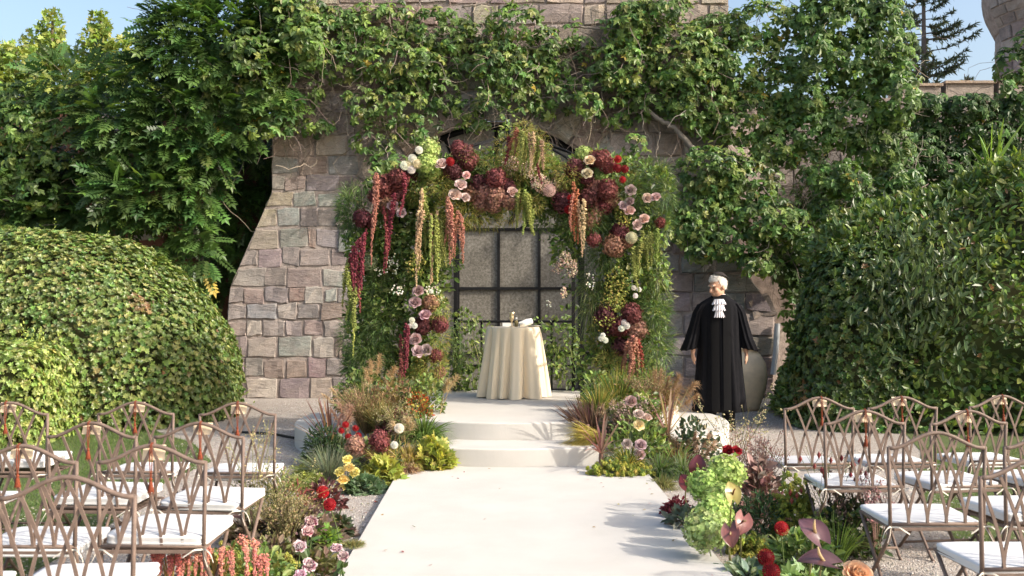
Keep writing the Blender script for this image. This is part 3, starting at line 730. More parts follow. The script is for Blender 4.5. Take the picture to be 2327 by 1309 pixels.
# tangle of dry twigs at the bare patch
def tangle(x0, x1, y0, y1, n, L0, L1, name='dry_twigs', vertical=.6):
    m = MB()
    for _ in range(n):
        p = at(R_.uniform(x0, x1), R_.uniform(y0, y1), YW - R_.uniform(.05, .25)) - [0, YW, 0]
        d = nrm(np.array([R_.normal(0, 1), R_.normal(0, .2), R_.normal(-vertical, .7)])); L = R_.uniform(L0, L1); q = [p]
        for _ in range(8):
            d = nrm(d + R_.normal(0, .38, 3) * [1, .3, 1]); q.append(q[-1] + d * L / 8)
        q = np.array(q); q[:, 1] = np.minimum(q[:, 1], -.05)
        r = R_.uniform(.003, .008); m.add(*tube(q, np.linspace(r, r * .6, len(q)), 3, False), jit((.24, .20, .165), 1, .25, .04))
    o_ = m.build(name, M['bark'], t); o_['kind'] = 'stuff'; return o_
tangle(1200, 1480, 60, 300, 260, .4, 1.1); tangle(690, 1000, 60, 320, 200, .3, .9); tangle(1560, 1800, 160, 480, 110, .3, .8); tangle(1560, 1720, 560, 640, 40, .2, .5); tangle(640, 780, 180, 360, 60, .4, .9); tangle(1800, 2050, 180, 500, 120, .3, .8)

# ------------------------------------------------------------------ hedges
def hedge(name, label, c, abc, p, n, size, cols, kind, mat, lump=.06, box_=False, indiv=0, yfront=True):
    e = empty(name, (c[0], c[1], 0)); tag(e, label, 'hedge')
    a = np.array(abc)
    def surf(d):
        r = (np.abs(d[:, 0] / a[0]) ** p + np.abs(d[:, 1] / a[1]) ** p + np.abs(d[:, 2] / a[2]) ** p) ** (-1 / p)
        w = 1 + lump * (np.sin(d[:, 0] * 9 + 3 * d[:, 2]) * np.sin(d[:, 1] * 8 + 1) + .7 * np.sin(d[:, 2] * 11 + d[:, 0] * 5)) / 1.7
        return d * (r * w)[:, None]
    d = rdir(n * 3); d = d * a; d = nrm(d); d[:, 2] = np.abs(d[:, 2])
    d = d[(d[:, 1] < .35)]; d = d[:n]; n = len(d)
    P = surf(d); nr = nrm(np.sign(P) * np.abs(P / a) ** (p - 1) / a)
    P = P - nr * np.abs(R_.normal(0, .07, n))[:, None] + R_.normal(0, .015, (n, 3))
    P[:, 2] = np.maximum(P[:, 2], .03)
    col = jit(pick(cols, n), n, .24, .08); br = R_.random(n) < .006; col[br] = (.24, .12, .045)
    for _ in range(5):      # dry patches
        c0 = P[R_.integers(n)]; k_ = np.linalg.norm(P - c0, axis=1) < R_.uniform(.08, .22); k_ &= R_.random(n) < .55; col[k_] = jit((.22, .15, .06), int(k_.sum()), .25, .08)
    m = MB()
    for _ in range(110):    # young shoots standing proud of the clipped face
        i = R_.integers(n); k_ = 7; q = P[i] + nr[i] * np.linspace(.02, R_.uniform(.06, .20), k_)[:, None] + np.array([0, 0, .04]) * np.linspace(0, 1, k_)[:, None]
        m.add(*scatter(LEAF, LEAF_F, q, frames(nrm(nr[i] * .8 + R_.normal(0, .6, (k_, 3))), nrm(np.array([0, -.3, 1]) + R_.normal(0, .4, (k_, 3)))), size * R_.uniform(.6, 1.0, k_), jit(np.array(cols[1]) * [1.5, 1.35, 1.1], k_, .15, .05)))
    if kind == 'ros':
        zax = nrm(nr + R_.normal(0, .32, (n, 3)) + [0, 0, .25]); m.add(*scatter(ROSU, ROSU_F, P, frames(nrm(np.cross(zax, rdir(n))), zax), size * R_.uniform(.6, 1.25, n), col))
    else:
        y = nrm(nr * .55 + R_.normal(0, .55, (n, 3)) + [0, 0, .05]); zax = nrm(nr + [0, 0, .6] + R_.normal(0, .45, (n, 3)))
        m.add(*scatter(LEAF, LEAF_F, P, frames(y, zax), size * R_.uniform(.55, 1.25, n), col))
    fo = m.build('foliage', M[mat], e); fo['kind'] = 'stuff'
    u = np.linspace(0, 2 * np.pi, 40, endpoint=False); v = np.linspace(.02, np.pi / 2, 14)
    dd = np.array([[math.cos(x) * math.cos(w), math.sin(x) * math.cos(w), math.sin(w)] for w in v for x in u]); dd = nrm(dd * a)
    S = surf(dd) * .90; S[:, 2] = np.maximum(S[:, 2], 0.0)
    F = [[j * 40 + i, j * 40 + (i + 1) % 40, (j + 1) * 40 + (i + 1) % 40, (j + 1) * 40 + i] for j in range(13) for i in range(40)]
    MB().add(S, [np.array(F)], jit((.055, .06, .028), len(S), .3, .1)).build('shade_core', M['matte'], e)  # solid core closing gaps between leaves, inner shade put into its dark colour
    if indiv:
        idx = np.argsort(P[:, 1])[:indiv * 4]; idx = R_.choice(idx, indiv, replace=False); me = single_leaf(LEAF, LEAF_F, mat)
        for i in idx:
            y = nrm(nr[i] * .5 + R_.normal(0, .5, 3) + [0, 0, -.1]); Rm = frames(y[None], nrm(nr[i] + [0, 0, .5])[None])[0]; s = size * R_.uniform(.9, 1.3)
            o = link('leaf', me, e, color=jit(pick(cols, 1), 1, .2, .08)[0]); o.matrix_local = Matrix.Translation(Vector(P[i] + nr[i] * .03)) @ Matrix(Rm.tolist()).to_4x4() @ Matrix.Diagonal((s, s, s, 1))
    return e
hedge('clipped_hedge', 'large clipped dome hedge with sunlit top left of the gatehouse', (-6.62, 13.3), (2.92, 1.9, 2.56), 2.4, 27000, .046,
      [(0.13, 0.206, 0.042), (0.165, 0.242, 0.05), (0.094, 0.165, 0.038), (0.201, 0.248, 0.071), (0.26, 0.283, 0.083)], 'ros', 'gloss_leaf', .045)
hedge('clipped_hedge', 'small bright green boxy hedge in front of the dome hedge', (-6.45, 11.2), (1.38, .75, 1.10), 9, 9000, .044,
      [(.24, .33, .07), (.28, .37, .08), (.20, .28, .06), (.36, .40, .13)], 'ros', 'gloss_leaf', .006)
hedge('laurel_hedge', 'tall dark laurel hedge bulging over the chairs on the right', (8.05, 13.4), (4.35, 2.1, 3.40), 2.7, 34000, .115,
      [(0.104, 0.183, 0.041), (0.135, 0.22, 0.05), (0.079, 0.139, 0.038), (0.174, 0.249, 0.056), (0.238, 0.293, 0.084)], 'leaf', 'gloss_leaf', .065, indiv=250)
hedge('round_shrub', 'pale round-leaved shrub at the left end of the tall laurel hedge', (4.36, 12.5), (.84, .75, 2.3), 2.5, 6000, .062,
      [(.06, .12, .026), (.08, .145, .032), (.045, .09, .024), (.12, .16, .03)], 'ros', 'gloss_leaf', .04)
# grey-green oleander shoots and reed tuft on the hedge
sh = empty('oleander_shrub', (4.85, 11.5, 0)); tag(sh, 'upright narrow-leaved grey-green shrub in front of the laurel hedge', 'shrub')
m = MB(); n = 900
P = np.array([4.85, 11.6, 1.7]) + R_.normal(0, 1, (n, 3)) * [.38, .12, .45]; P[:, 2] = np.clip(P[:, 2], .3, 2.75)
y = nrm(R_.normal(0, .5, (n, 3)) + [0, -.3, .9]); m.add(*scatter(LEAFN, LEAF_F, P - [4.85, 11.5, 0], frames(y, nrm(np.array([0, -1, .3]) + R_.normal(0, .5, (n, 3)))), .13 * R_.uniform(.6, 1.2, n), jit((.085, .13, .055), n, .25, .06)))
m.build('foliage', M['gloss_leaf'], sh)['kind'] = 'stuff'
m = MB()
for _ in range(7): m.add(*tube([(R_.normal(0, .1), .45, .0), (R_.normal(0, .15), .4, 1.0), (R_.normal(0, .25), .25, 1.9)], .006, 4), (.07, .07, .04))
m.build('stems', M['bark'], sh)
rd = at(2255, 330, 13.0); rt = empty('reed_tuft', (rd[0], 13.0, 2.6)); tag(rt, 'bright green reed blades poking out of the top of the laurel hedge', 'reed')
n = 26; P0 = np.array([0, 0, .6]) + R_.normal(0, .06, (n, 3)); D = np.column_stack([R_.normal(.05, .35, n), R_.normal(0, .2, n), np.ones(n)])
MB().add(*ribbons(P0, D, R_.uniform(.4, .95, n), R_.uniform(.05, .4, n), .03, 5, jit((.16, .27, .04), n, .2, .05))).build('blades', M['leaf'], rt)

# ------------------------------------------------------------------ trees behind the walls
def tree(name, label, X, Y, crowns, trunk_r, size, cols, n, kind='palm'):
    e = empty(name, (X, Y, 0)); tag(e, label, 'tree'); m = MB(); bm_ = MB()
    top = max(c[2] + c[5] for c in crowns)
    bm_.add(*tube([(0, 0, 0), (.1, 0, top * .4), (-.05, .1, top * .75), (.02, 0, top * .97)], [trunk_r, trunk_r * .7, trunk_r * .4, .02], 8), (.2, .16, .12))
    for (cx_, cy_, cz_, rx, ry, rz) in crowns:
        bm_.add(*tube([(0, 0, max(1, cz_ - rz * 1.6)), (cx_ * .6, cy_ * .6, cz_ - rz * .4), (cx_, cy_, cz_ + rz * .5)], [trunk_r * .4, trunk_r * .2, .015], 6), (.2, .16, .12))
        k = int(n * rx * rz); d = rdir(k); r = R_.uniform(.25, 1, k) ** .45
        P = np.array([cx_, cy_, cz_]) + d * r[:, None] * [rx, ry, rz] * (1 + .12 * np.sin(d[:, [0]] * 7) * np.sin(d[:, [2]] * 9))
        y = nrm(d * .5 + R_.normal(0, .6, (k, 3)) + [0, 0, -.1]); zz = nrm(np.array([.2, -.5, .8]) + R_.normal(0, .5, (k, 3)))
        T, F = (PALM, PALM_F) if kind == 'palm' else (LEAF, LEAF_F)
        m.add(*scatter(T, F, P, frames(y, zz), size * R_.uniform(.6, 1.2, k), jit(pick(cols, k), k, .2, .07)))
    bm_.build('trunk', M['bark'], e); m.build('crown', M['leaf'], e)['kind'] = 'stuff'
    return e
def tcrown(px, py, rpx, rpz, Y, X): 
    p = at(px, py, Y); s = Y / FPX; return (p[0] - X, 0, p[2], rpx * s, rpx * s * .8, rpz * s)
def plane(label, Y, pxs):
    X = at(pxs[0][0], 0, Y)[0]; return tree('plane_tree', label, X, Y, [tcrown(a, b, c, d, Y, X) for a, b, c, d in pxs], .18, .17, G_YEL, 1250)
X_ = at(470, 0, 19.5)[0]
tree('evergreen_oak', 'dark evergreen crown behind the wisteria beside the gatehouse', X_, 19.5, [tcrown(a, b, c, d, 19.5, X_) for a, b, c, d in [(470, 150, 110, 100), (580, 120, 90, 130), (400, 240, 100, 80), (540, 260, 90, 70), (640, 100, 60, 120)]], .2, .16, G_DARK, 700, 'leaf')
plane('yellow-green plane tree at the left edge, lowest crown', 22, [(35, 150, 50, 60), (20, 215, 60, 60), (60, 210, 55, 60), (15, 160, 30, 50)])
plane('yellow-green plane tree with the tallest pointed crown at upper left', 23, [(118, 70, 28, 45), (95, 120, 55, 60), (125, 170, 60, 60), (110, 210, 70, 50)])
plane('yellow-green plane tree whose pointed crown stands next to the wisteria', 22.5, [(228, 60, 20, 40), (215, 110, 40, 55), (235, 160, 60, 55), (200, 210, 60, 50), (290, 130, 45, 50), (300, 190, 60, 50)])
def conifer(label, px, py_top, Y, Z0, R0, name='conifer'):
    tip = at(px, py_top, Y); e = empty(name, (tip[0], Y, 0)); tag(e, label, 'tree'); bm_ = MB(); m = MB()
    H = tip[2]; bm_.add(*tube([(0, 0, 0), (.03, 0, H * .5), (0, 0, H)], [.16, .10, .015], 7), (.18, .15, .13))
    z = Z0; 
    while z < H - .15:
        f = (H - z) / (H - Z0)
        for _ in range(4):
            a = R_.uniform(0, 6.28); L = R0 * (f ** .75) * R_.uniform(.55, 1.1) + .1; d = np.array([math.cos(a), math.sin(a), 0])
            q = np.array([[0, 0, z] + d * L * t + np.array([0, 0, .32 * L * t * t + .02 * math.sin(t * 9) - .06 * L * t]) for t in np.linspace(0, 1, 6)])
            bm_.add(*tube(q, np.linspace(.022 * (f + .25), .006, 6), 4, False), (.16, .14, .12))
            k = int(90 * L) + 10; tt = R_.uniform(.25, 1, k); Pb = np.stack([np.interp(tt, np.linspace(0, 1, 6), q[:, i]) for i in range(3)], 1)
            y = nrm(d * .6 + R_.normal(0, .7, (k, 3)) + [0, 0, .25])
            m.add(*ribbons(Pb, y, R_.uniform(.08, .20, k), .1, R_.uniform(.02, .045, k), 2, jit((.10, .13, .075), k, .3, .08)))
        z += R_.uniform(.13, .22)
    bm_.build('trunk', M['bark'], e); m.build('needles', M['leaf'], e)['kind'] = 'stuff'
conifer('tall sparse conifer rising behind the low crenellated wall', 2098, -170, 26, 5.0, 1.9)
conifer('tiny conifer tip showing above the battlements', 2192, 168, 40, 7.5, .8)
# ------------------------------------------------------------------ flower meshes (shared)
def fib(n):
    i = np.arange(n) + .5; ph = np.arccos(1 - 2 * i / n); th = np.pi * (1 + 5 ** .5) * i
    return np.stack([np.cos(th) * np.sin(ph), np.sin(th) * np.sin(ph), np.cos(ph)], 1)
def hydrangea_mesh(n=150, seed=1):
    r = np.random.default_rng(seed); d = fib(n); d = nrm(d + r.normal(0, .05, (n, 3))); P = d * (r.uniform(.72, 1.02, n) * (1 + .10 * np.sin(d[:, 0] * 6 + seed) * np.sin(d[:, 2] * 5)))[:, None]
    V = []; F = []
    for k in range(4):
        a = k * math.pi / 2; c, s = math.cos(a), math.sin(a); b = len(V)
        V += [[0, 0, 0], [c * .5 - s * .44, s * .5 + c * .44, .10], [c * .95 - s * .25, s * .95 + c * .25, .18], [c * .95 + s * .25, s * .95 - c * .25, .18], [c * .5 + s * .44, s * .5 - c * .44, .10]]; F.append([b, b + 4, b + 3, b + 2, b + 1])
    z = nrm(d + r.normal(0, .38, (n, 3))); Rm = frames(nrm(np.cross(z, r.normal(0, 1, (n, 3)))), z)
    col = np.clip(1 + r.normal(0, .34, (n, 1)), .3, 1.8) * (1 + r.normal(0, .06, (n, 3)))
    m = MB(); m.add(*scatter(np.array(V), [np.array(F)], P, Rm, r.uniform(.085, .145, n), np.clip(col * .85, 0, 1.4)))
    th = np.linspace(0, math.pi, 9); m.add(*[(a_ * .72 if i_ == 0 else a_) for i_, a_ in enumerate(lathe(np.column_stack([np.maximum(np.sin(th), .01), np.cos(th)])[::-1], 14))], np.ones(3) * .7)
    return m.mesh('hydrangea_head', M['petal'])
HYD = [hydrangea_mesh(520, s) for s in (1, 2, 3, 4)]
def petal(w, h, cup, curl, nu=4, nv=4):
    V = []
    for j in range(nv + 1):
        v = j / nv; ww = w * math.sin(math.pi * (.16 + .62 * v)) 
        for i in range(nu + 1):
            u = 2 * i / nu - 1; V.append([u * ww, -cup * u * u * ww + curl * v * v * v, h * v - .06 * h * u * u * v])
    F = [[j * (nu + 1) + i, j * (nu + 1) + i + 1, (j + 1) * (nu + 1) + i + 1, (j + 1) * (nu + 1) + i] for j in range(nv) for i in range(nu)]
    return np.array(V), np.array(F)
def rose_mesh(seed=1, ruffle=0., edge=None, inner=None):
    r = np.random.default_rng(seed); m = MB()
    for ring, (np_, rad, tilt, w, h, curl) in enumerate([(3, .05, -14, .26, .80, -.03), (3, .13, -10, .36, .82, -.02), (4, .24, -4, .46, .82, .02), (5, .36, 6, .54, .80, .10), (5, .48, 20, .62, .74, .20), (6, .56, 42, .64, .70, .26)]):
        for k in range(np_):
            V, F = petal(w, h, .55, curl); a = 2 * math.pi * (k + .37 * ring) / np_ + r.normal(0, .08); tl = math.radians(tilt + r.normal(0, 5))
            if ruffle: V = V + r.normal(0, ruffle, V.shape) * (V[:, [2]] / h)
            V = V.copy(); y, z = V[:, 1].copy(), V[:, 2].copy(); V[:, 1] = y * math.cos(tl) + z * math.sin(tl); V[:, 2] = -y * math.sin(tl) + z * math.cos(tl)
            V[:, 1] += rad * .8; ca, sa = math.cos(a), math.sin(a); V[:, :2] = np.stack([V[:, 0] * ca - V[:, 1] * sa, V[:, 0] * sa + V[:, 1] * ca], 1)
            sh = (.72 + .1 * ring) * r.uniform(.92, 1.08); col = np.ones((len(V), 3)) * sh * .8 * (1 if inner is None else np.array(inner))
            if edge is not None:
                e = np.clip((np.tile(np.linspace(0, 1, 5)[:, None], (1, 5)).ravel() - .55) / .45, 0, 1); col = col * (1 - e[:, None]) + np.array(edge) * e[:, None]
            m.add(V - [0, 0, .35], [F], np.clip(col, 0, 1))
    m.add(*[(a_ * [.16, .16, .34] + [0, 0, .12] if i_ == 0 else a_) for i_, a_ in enumerate(lathe(np.array([(.01, -1), (.9, -.6), (1, 0), (.75, .6), (.3, .95), (.01, 1)]), 10))], np.ones(3) * .55 if inner is None else np.array(inner) * .7)
    return m.mesh('rose', M['petal'], True)
ROSE = [rose_mesh(s) for s in (1, 2)]
CARN = [rose_mesh(s, .09) for s in (5, 6)]
PICO = [rose_mesh(s, .09, (.85, .72, .76), c) for s, c in ((7, (.36, .04, .16)), (8, (.30, .03, .12)), (9, (.42, .03, .09)))]
def dahlia_mesh(n=170, seed=1, sz=.30):
    r = np.random.default_rng(seed); d = fib(n)[: int(n * .86)]; n = len(d); T = np.array([[0, 0, 0], [-.32, .5, .16], [0, 1, .22], [.32, .5, .16], [0, .5, -.02]]); F = [np.array([[0, 4, 1], [1, 4, 2], [2, 4, 3], [3, 4, 0]])]
    tan = nrm(np.array([0, 0, -1]) - d * (d @ np.array([0, 0, -1]))[:, None] + 1e-3); y = nrm(d * .85 + tan * .5); P = d * .74
    s = sz * (.55 + .5 * np.clip(np.arccos(np.clip(d[:, 2], -1, 1)) / 1.6, 0, 1)); m = MB(); m.add(*scatter(T, F, P, frames(y, nrm(d - tan * .3)), s, np.clip(np.ones((n, 3)) * r.uniform(.6, .95, (n, 1)), 0, 1)))
    m.add(*lathe([(.01, -.7), (.45, -.55), (.72, -.1), (.6, .4), (.3, .66), (.01, .74)], 14), np.ones(3) * .55)
    return m.mesh('dahlia', M['petal'])
DAHL = [dahlia_mesh(170, 1), dahlia_mesh(170, 2)]
def strand_mesh(seed=1):
    r = np.random.default_rng(seed); n = 120; t = r.uniform(0, 1, n); rad = .5 * (1 - t) ** .5 * (.25 + .75 * np.minimum(1, t * 8)) + .08
    a = r.uniform(0, 6.28, n); P = np.column_stack([np.cos(a) * rad, np.sin(a) * rad, -t * 20 ])
    P[:, 0] += 1.2 * np.sin(t * 2.6 + seed); T = np.array([[1, 0, 0], [-1, 0, 0], [0, 1, 0], [0, -1, 0], [0, 0, 1.4], [0, 0, -1.4]]) ; F = [np.array([[0, 2, 4], [2, 1, 4], [1, 3, 4], [3, 0, 4], [2, 0, 5], [1, 2, 5], [3, 1, 5], [0, 3, 5]])]
    m = MB(); m.add(*scatter(T, F, P, frames(r.normal(0, 1, (n, 3)), r.normal(0, 1, (n, 3))), r.uniform(.28, .5, n) * (1 - .5 * t), np.clip(r.uniform(.55, 1, (n, 1)) * np.ones((n, 3)), 0, 1)))
    tt = np.linspace(0, 1, 8); m.add(*tube(np.column_stack([1.2 * np.sin(tt * 2.6 + seed), 0 * tt, -20 * tt]), np.linspace(.30, .10, 8), 6), (.7, .7, .7))
    return m.mesh('amaranth_strand', M['petal'])
STR = [strand_mesh(s) for s in (1, 2, 3)]

BURG, DBURG, DUSTY, BROWN = (.25, .080, .078), (.15, .052, .058), (.43, .23, .175), (.36, .20, .13)
GREENH, BLUSH, MAUVE = (.46, .62, .19), (.80, .62, .56), (.64, .48, .48)
RED, DRED = (.42, .012, .018), (.24, .008, .014)
CREAM, WHITE = (.86, .74, .50), (.92, .92, .82)
def jc(c, v=.15): return tuple(np.clip(np.array(c) * R_.uniform(1 - v, 1 + v) * R_.normal(1, .04, 3), 0, 1.5))
def put(me, name, parent, p, r, col, face=(0.05, -1, .45), off=None):
    f = nrm(np.array(face, float) + R_.normal(0, .22, 3)); q = Vector(f).to_track_quat('Z', 'Y') @ Matrix.Rotation(R_.uniform(0, 6.28), 3, 'Z').to_quaternion()
    o = link(name, me, parent, tuple(np.array(p) - (off if off is not None else 0)), (0, 0, 0), (r, r, r), jc(col)); o.rotation_euler = q.to_euler(); return o

# ------------------------------------------------------------------ flower arch (iron pavilion dressed with flowers)
AY = 11.15
fa = empty('flower_arch', (SCX, SCY, Z2)); tag(fa, 'iron pavilion arch dressed with burgundy hydrangeas, roses and hanging amaranth on the stage', 'flower arch')
OFF = np.array([SCX, SCY, Z2])
def post(x, y, z0, z1, r=.022, name='post'):
    MB().add(*box(x - r - OFF[0], x + r - OFF[0], y - r - OFF[1], y + r - OFF[1], z0 - OFF[2], z1 - OFF[2])).build(name, M['black_iron'], fa)
def rail(p, q, r=.016, name='rail'):
    MB().add(*tube(np.array([p, q]) - OFF, r, 4)).build(name, M['black_iron'], fa)
XLp = [(-1.48, 11.75), (-1.26, 11.25), (-.98, 11.15)]; XRp = [(.84, 11.9), (1.08, 11.2), (1.40, 11.3), (1.55, 11.75)]
for x, y in XLp + XRp: post(x, y, Z2, 2.65, .024)
for x, y in [(-.74, 13.02), (.80, 12.98), (0.52, 13.05), (-.40, 13.05)]: post(x, y, Z2, 1.31 if abs(x) < .6 else 2.7, .014 if abs(x) < .6 else .022)
for z in (.72, 1.30): rail((-.74, 13.02, z), (.80, 12.98, z))
rail((.52, 13.05, 1.30), (.52, 13.05, .9)); 
for xs_ in (XLp, XRp):
    for (x0, y0), (x1, y1) in zip(xs_[:-1], xs_[1:]):
        for z in (1.55, 2.6): rail((x0, y0, z), (x1, y1, z))
apex = np.array([-.03, 12.0, 3.55])
for x, y in [(-1.26, 11.25), (-.98, 11.15), (1.08, 11.2), (1.40, 11.3), (-1.48, 11.75), (1.55, 11.75), (-.74, 13.02), (.80, 12.98)]:
    b = np.array([x, y, 2.62]); pts = [b * (1 - u) + apex * u + np.array([x * .10, (y - 12) * .1, .16]) * math.sin(math.pi * u) * .9 for u in np.linspace(0, 1, 9)]
    MB().add(*tube(np.array(pts) - OFF, .014, 5)).build('dome_rib', M['black_iron'], fa)
MB().add(*tube(np.array([apex, apex + [0, 0, .22]]) - OFF, [.05, .02], 8)).build('finial', M['black_iron'], fa)

def foliage(kind, blobs, Y, cols, dens, size, depth=.28, mat='leaf', parent=None, off=OFF, name='foliage', yj=.15):
    m = MB()
    for b in blobs:
        px, py, rx, ry = b[:4]; n = max(8, int(dens * rx * ry)); P, D = blob_points(px, py, rx, ry, Y + R_.uniform(-yj, yj), depth, n, .2); P = P - off
        col = jit(pick(cols, n), n, .25, .08)
        if kind == 'leaf':
            y = nrm(D * .6 + R_.normal(0, .6, (n, 3)) + [0, -.2, -.1]); m.add(*scatter(LEAF, LEAF_F, P, frames(y, nrm(np.array([.2, -.6, .7]) + R_.normal(0, .5, (n, 3)))), size * R_.uniform(.5, 1.25, n), col))
        elif kind == 'narrow':
            y = nrm(D * .8 + R_.normal(0, .5, (n, 3)) + [0, -.1, -.2]); m.add(*scatter(LEAFN * [.7, 1, 1], LEAF_F, P, frames(y, nrm(np.array([.2, -.6, .7]) + R_.normal(0, .5, (n, 3)))), size * R_.uniform(.5, 1.25, n), col))
        elif kind == 'fern':
            y = nrm(D * 1.0 + R_.normal(0, .45, (n, 3)) + [0, -.1, .1]); m.add(*ribbons(P, y, size * R_.uniform(.5, 1.3, n), R_.uniform(.1, .6, n), R_.uniform(.003, .0065, n), 2, col))
        elif kind == 'hang':
            y = nrm(D * .7 + R_.normal(0, .35, (n, 3)) + [0, -.2, .25]); m.add(*ribbons(P, y, size * R_.uniform(.6, 1.3, n), R_.uniform(.7, 1.5, n), R_.uniform(.004, .008, n), 4, col))
        elif kind == 'buds':
            T = np.array([[1, 0, 0], [-1, 0, 0], [0, 1, 0], [0, -1, 0], [0, 0, 1.3], [0, 0, -1.3]]); F = [np.array([[0, 2, 4], [2, 1, 4], [1, 3, 4], [3, 0, 4], [2, 0, 5], [1, 2, 5], [3, 1, 5], [0, 3, 5]])]
            m.add(*scatter(T, F, P, frames(rdir(n), rdir(n)), size * R_.uniform(.6, 1.2, n), col))
    o = m.build(name, M[mat], parent or fa); o['kind'] = 'stuff'; return o
AG = [(0.118, 0.195, 0.047), (0.159, 0.242, 0.059), (0.201, 0.289, 0.071), (0.088, 0.147, 0.04), (0.283, 0.342, 0.1)]
foliage('leaf', [(960, 420, 60, 55), (935, 500, 60, 55), (1010, 470, 50, 45), (950, 560, 60, 55), (1005, 585, 45, 50), (890, 560, 40, 55), (950, 640, 45, 45), (900, 480, 40, 40), (860, 520, 40, 40),
    (1100, 390, 80, 32), (1200, 365, 60, 35), (1245, 405, 60, 45), (1265, 440, 50, 35), (1180, 405, 60, 35), (1030, 400, 50, 40), (1300, 520, 40, 35), (1285, 560, 32, 45, ), (1440, 395, 50, 40), (1400, 520, 50, 45),
    (1470, 560, 35, 55), (1440, 640, 45, 55), (1385, 690, 45, 55), (1370, 780, 45, 55), (1350, 840, 40, 45), (1460, 700, 35, 50), (1440, 820, 45, 60), (860, 680, 40, 55), (840, 760, 45, 55), (900, 760, 45, 55), (985, 700, 30, 40),
    (960, 760, 40, 55), (900, 850, 60, 50), (970, 830, 45, 55), (1350, 380, 60, 40), (1310, 430, 50, 40), (1340, 440, 60, 50), (1440, 470, 50, 45), (880, 420, 45, 40), (1140, 440, 90, 40), (850, 600, 35, 35), (1400, 600, 45, 50), (820, 560, 35, 40), (800, 480, 30, 45), (830, 640, 35, 45), (820, 720, 35, 50), (830, 820, 45, 45), (1490, 420, 40, 40), (1500, 520, 25, 45), (1490, 620, 30, 45), (1480, 720, 35, 50), (1470, 800, 40, 50), (1050, 375, 45, 24), (1000, 385, 50, 35), (1100, 420, 60, 40), (1200, 440, 60, 40), (1060, 440, 50, 40), (1230, 470, 50, 25), (1100, 470, 60, 30), (1380, 400, 60, 45), (1300, 470, 50, 40), (980, 520, 50, 50), (910, 620, 40, 50), (920, 690, 40, 50), (870, 520, 40, 50), (860, 580, 40, 50), (900, 560, 40, 50), (890, 640, 40, 50), (870, 700, 40, 50), (990, 640, 30, 50), (990, 560, 30, 50), (920, 800, 50, 50)], AY + .1, AG, .15, .075, .30)
foliage('leaf', [(1160, 300, 30, 25), (1125, 350, 40, 18), (1210, 380, 40, 30), (1155, 265, 20, 20), (975, 390, 40, 40), (965, 450, 30, 40), (1110, 370, 60, 30), (1180, 370, 50, 35), (1240, 400, 50, 35), (1210, 440, 40, 30), (1270, 430, 30, 30), (940, 480, 30, 50), (1440, 650, 35, 50), (950, 600, 35, 50)], AY + .05, G_LIT, .07, .06, .26, name='light_foliage')
foliage('leaf', [(1050, 730, 40, 30), (1060, 800, 50, 60), (1030, 850, 40, 45), (1270, 770, 45, 50), (1290, 830, 40, 50), (1255, 820, 30, 40), (1240, 735, 40, 15), (1300, 720, 30, 30), (1090, 740, 30, 15), (1070, 860, 30, 30)], 13.0, AG, .075, .075, .1, name='back_foliage')
foliage('hang', [(1050, 760, 50, 50), (1070, 830, 45, 50), (1020, 800, 35, 60), (1280, 790, 40, 50), (1060, 880, 40, 20)], 12.95, AG, .07, .17, .1, name='back_fern')
foliage('leaf', [(1255, 535, 30, 20), (1290, 580, 30, 50), (1300, 640, 18, 40), (1230, 515, 30, 14)], 11.7, [(.05, .10, .025), (.10, .15, .04)], .05, .06, .15, name='trailing_foliage')
foliage('fern', [(800, 470, 32, 55), (808, 510, 30, 45), (1480, 405, 48, 45), (1510, 440, 25, 40), (1425, 480, 50, 45), (1370, 560, 38, 55), (1350, 615, 36, 50), (1330, 500, 55, 35), (1255, 500, 45, 20), (870, 730, 45, 55), (840, 800, 50, 45),
    (1440, 440, 50, 40), (1250, 390, 50, 25), (1390, 500, 45, 40), (1500, 500, 25, 40), (1360, 690, 30, 40), (860, 650, 35, 30), (800, 760, 25, 50), (820, 830, 40, 40), (1480, 700, 40, 50), (1490, 780, 40, 50)], AY - .05, [(.065, .125, .036), (.09, .16, .045), (.05, .095, .03), (.14, .19, .06)], .55, .10, .28, name='fern_sprays')
foliage('fern', [(990, 770, 30, 55), (980, 830, 35, 45), (950, 870, 40, 40), (1060, 490, 45, 28), (1095, 500, 50, 25), (1160, 485, 35, 25), (1190, 300, 26, 26), (1210, 345, 42, 55), (1000, 705, 22, 35), (1370, 760, 36, 55), (1385, 830, 36, 40), (1020, 480, 30, 45),
    (1185, 345, 30, 45), (1160, 395, 40, 25), (1060, 355, 25, 20), (1120, 372, 45, 16), (1230, 385, 40, 30), (1290, 400, 30, 30), (1000, 420, 30, 30), (950, 430, 30, 35), (1430, 420, 30, 30), (1150, 330, 30, 25), (1200, 465, 40, 25)], AY - .18, [(.27, .29, .075), (.34, .33, .10), (.22, .26, .06), (.38, .30, .11)], .60, .05, .2, mat='straw', name='smoke_sprays')
foliage('buds', [(1400, 655, 32, 50), (1395, 700, 30, 35), (1375, 730, 28, 25), (945, 600, 25, 30), (1415, 490, 20, 35), (1380, 690, 25, 20)], AY - .28, [(.40, .40, .10), (.48, .42, .13), (.30, .34, .08)], .16, .012, .16, mat='petal', name='yellow_buds')
foliage('hang', [(825, 425, 22, 12), (870, 620, 25, 20), (1345, 660, 30, 30), (1350, 700, 30, 35), (1490, 640, 20, 30)], AY - .15, [(.16, .21, .07), (.11, .16, .045), (.22, .25, .09)], .22, .15, .15, name='hanging_grass')
foliage('narrow', [(1480, 600, 35, 50), (1495, 660, 35, 45), (1470, 660, 30, 40), (850, 650, 40, 30), (1475, 740, 35, 40)], AY, [(.16, .20, .10), (.12, .16, .075), (.20, .23, .13)], .09, .085, .2, name='silver_foliage')
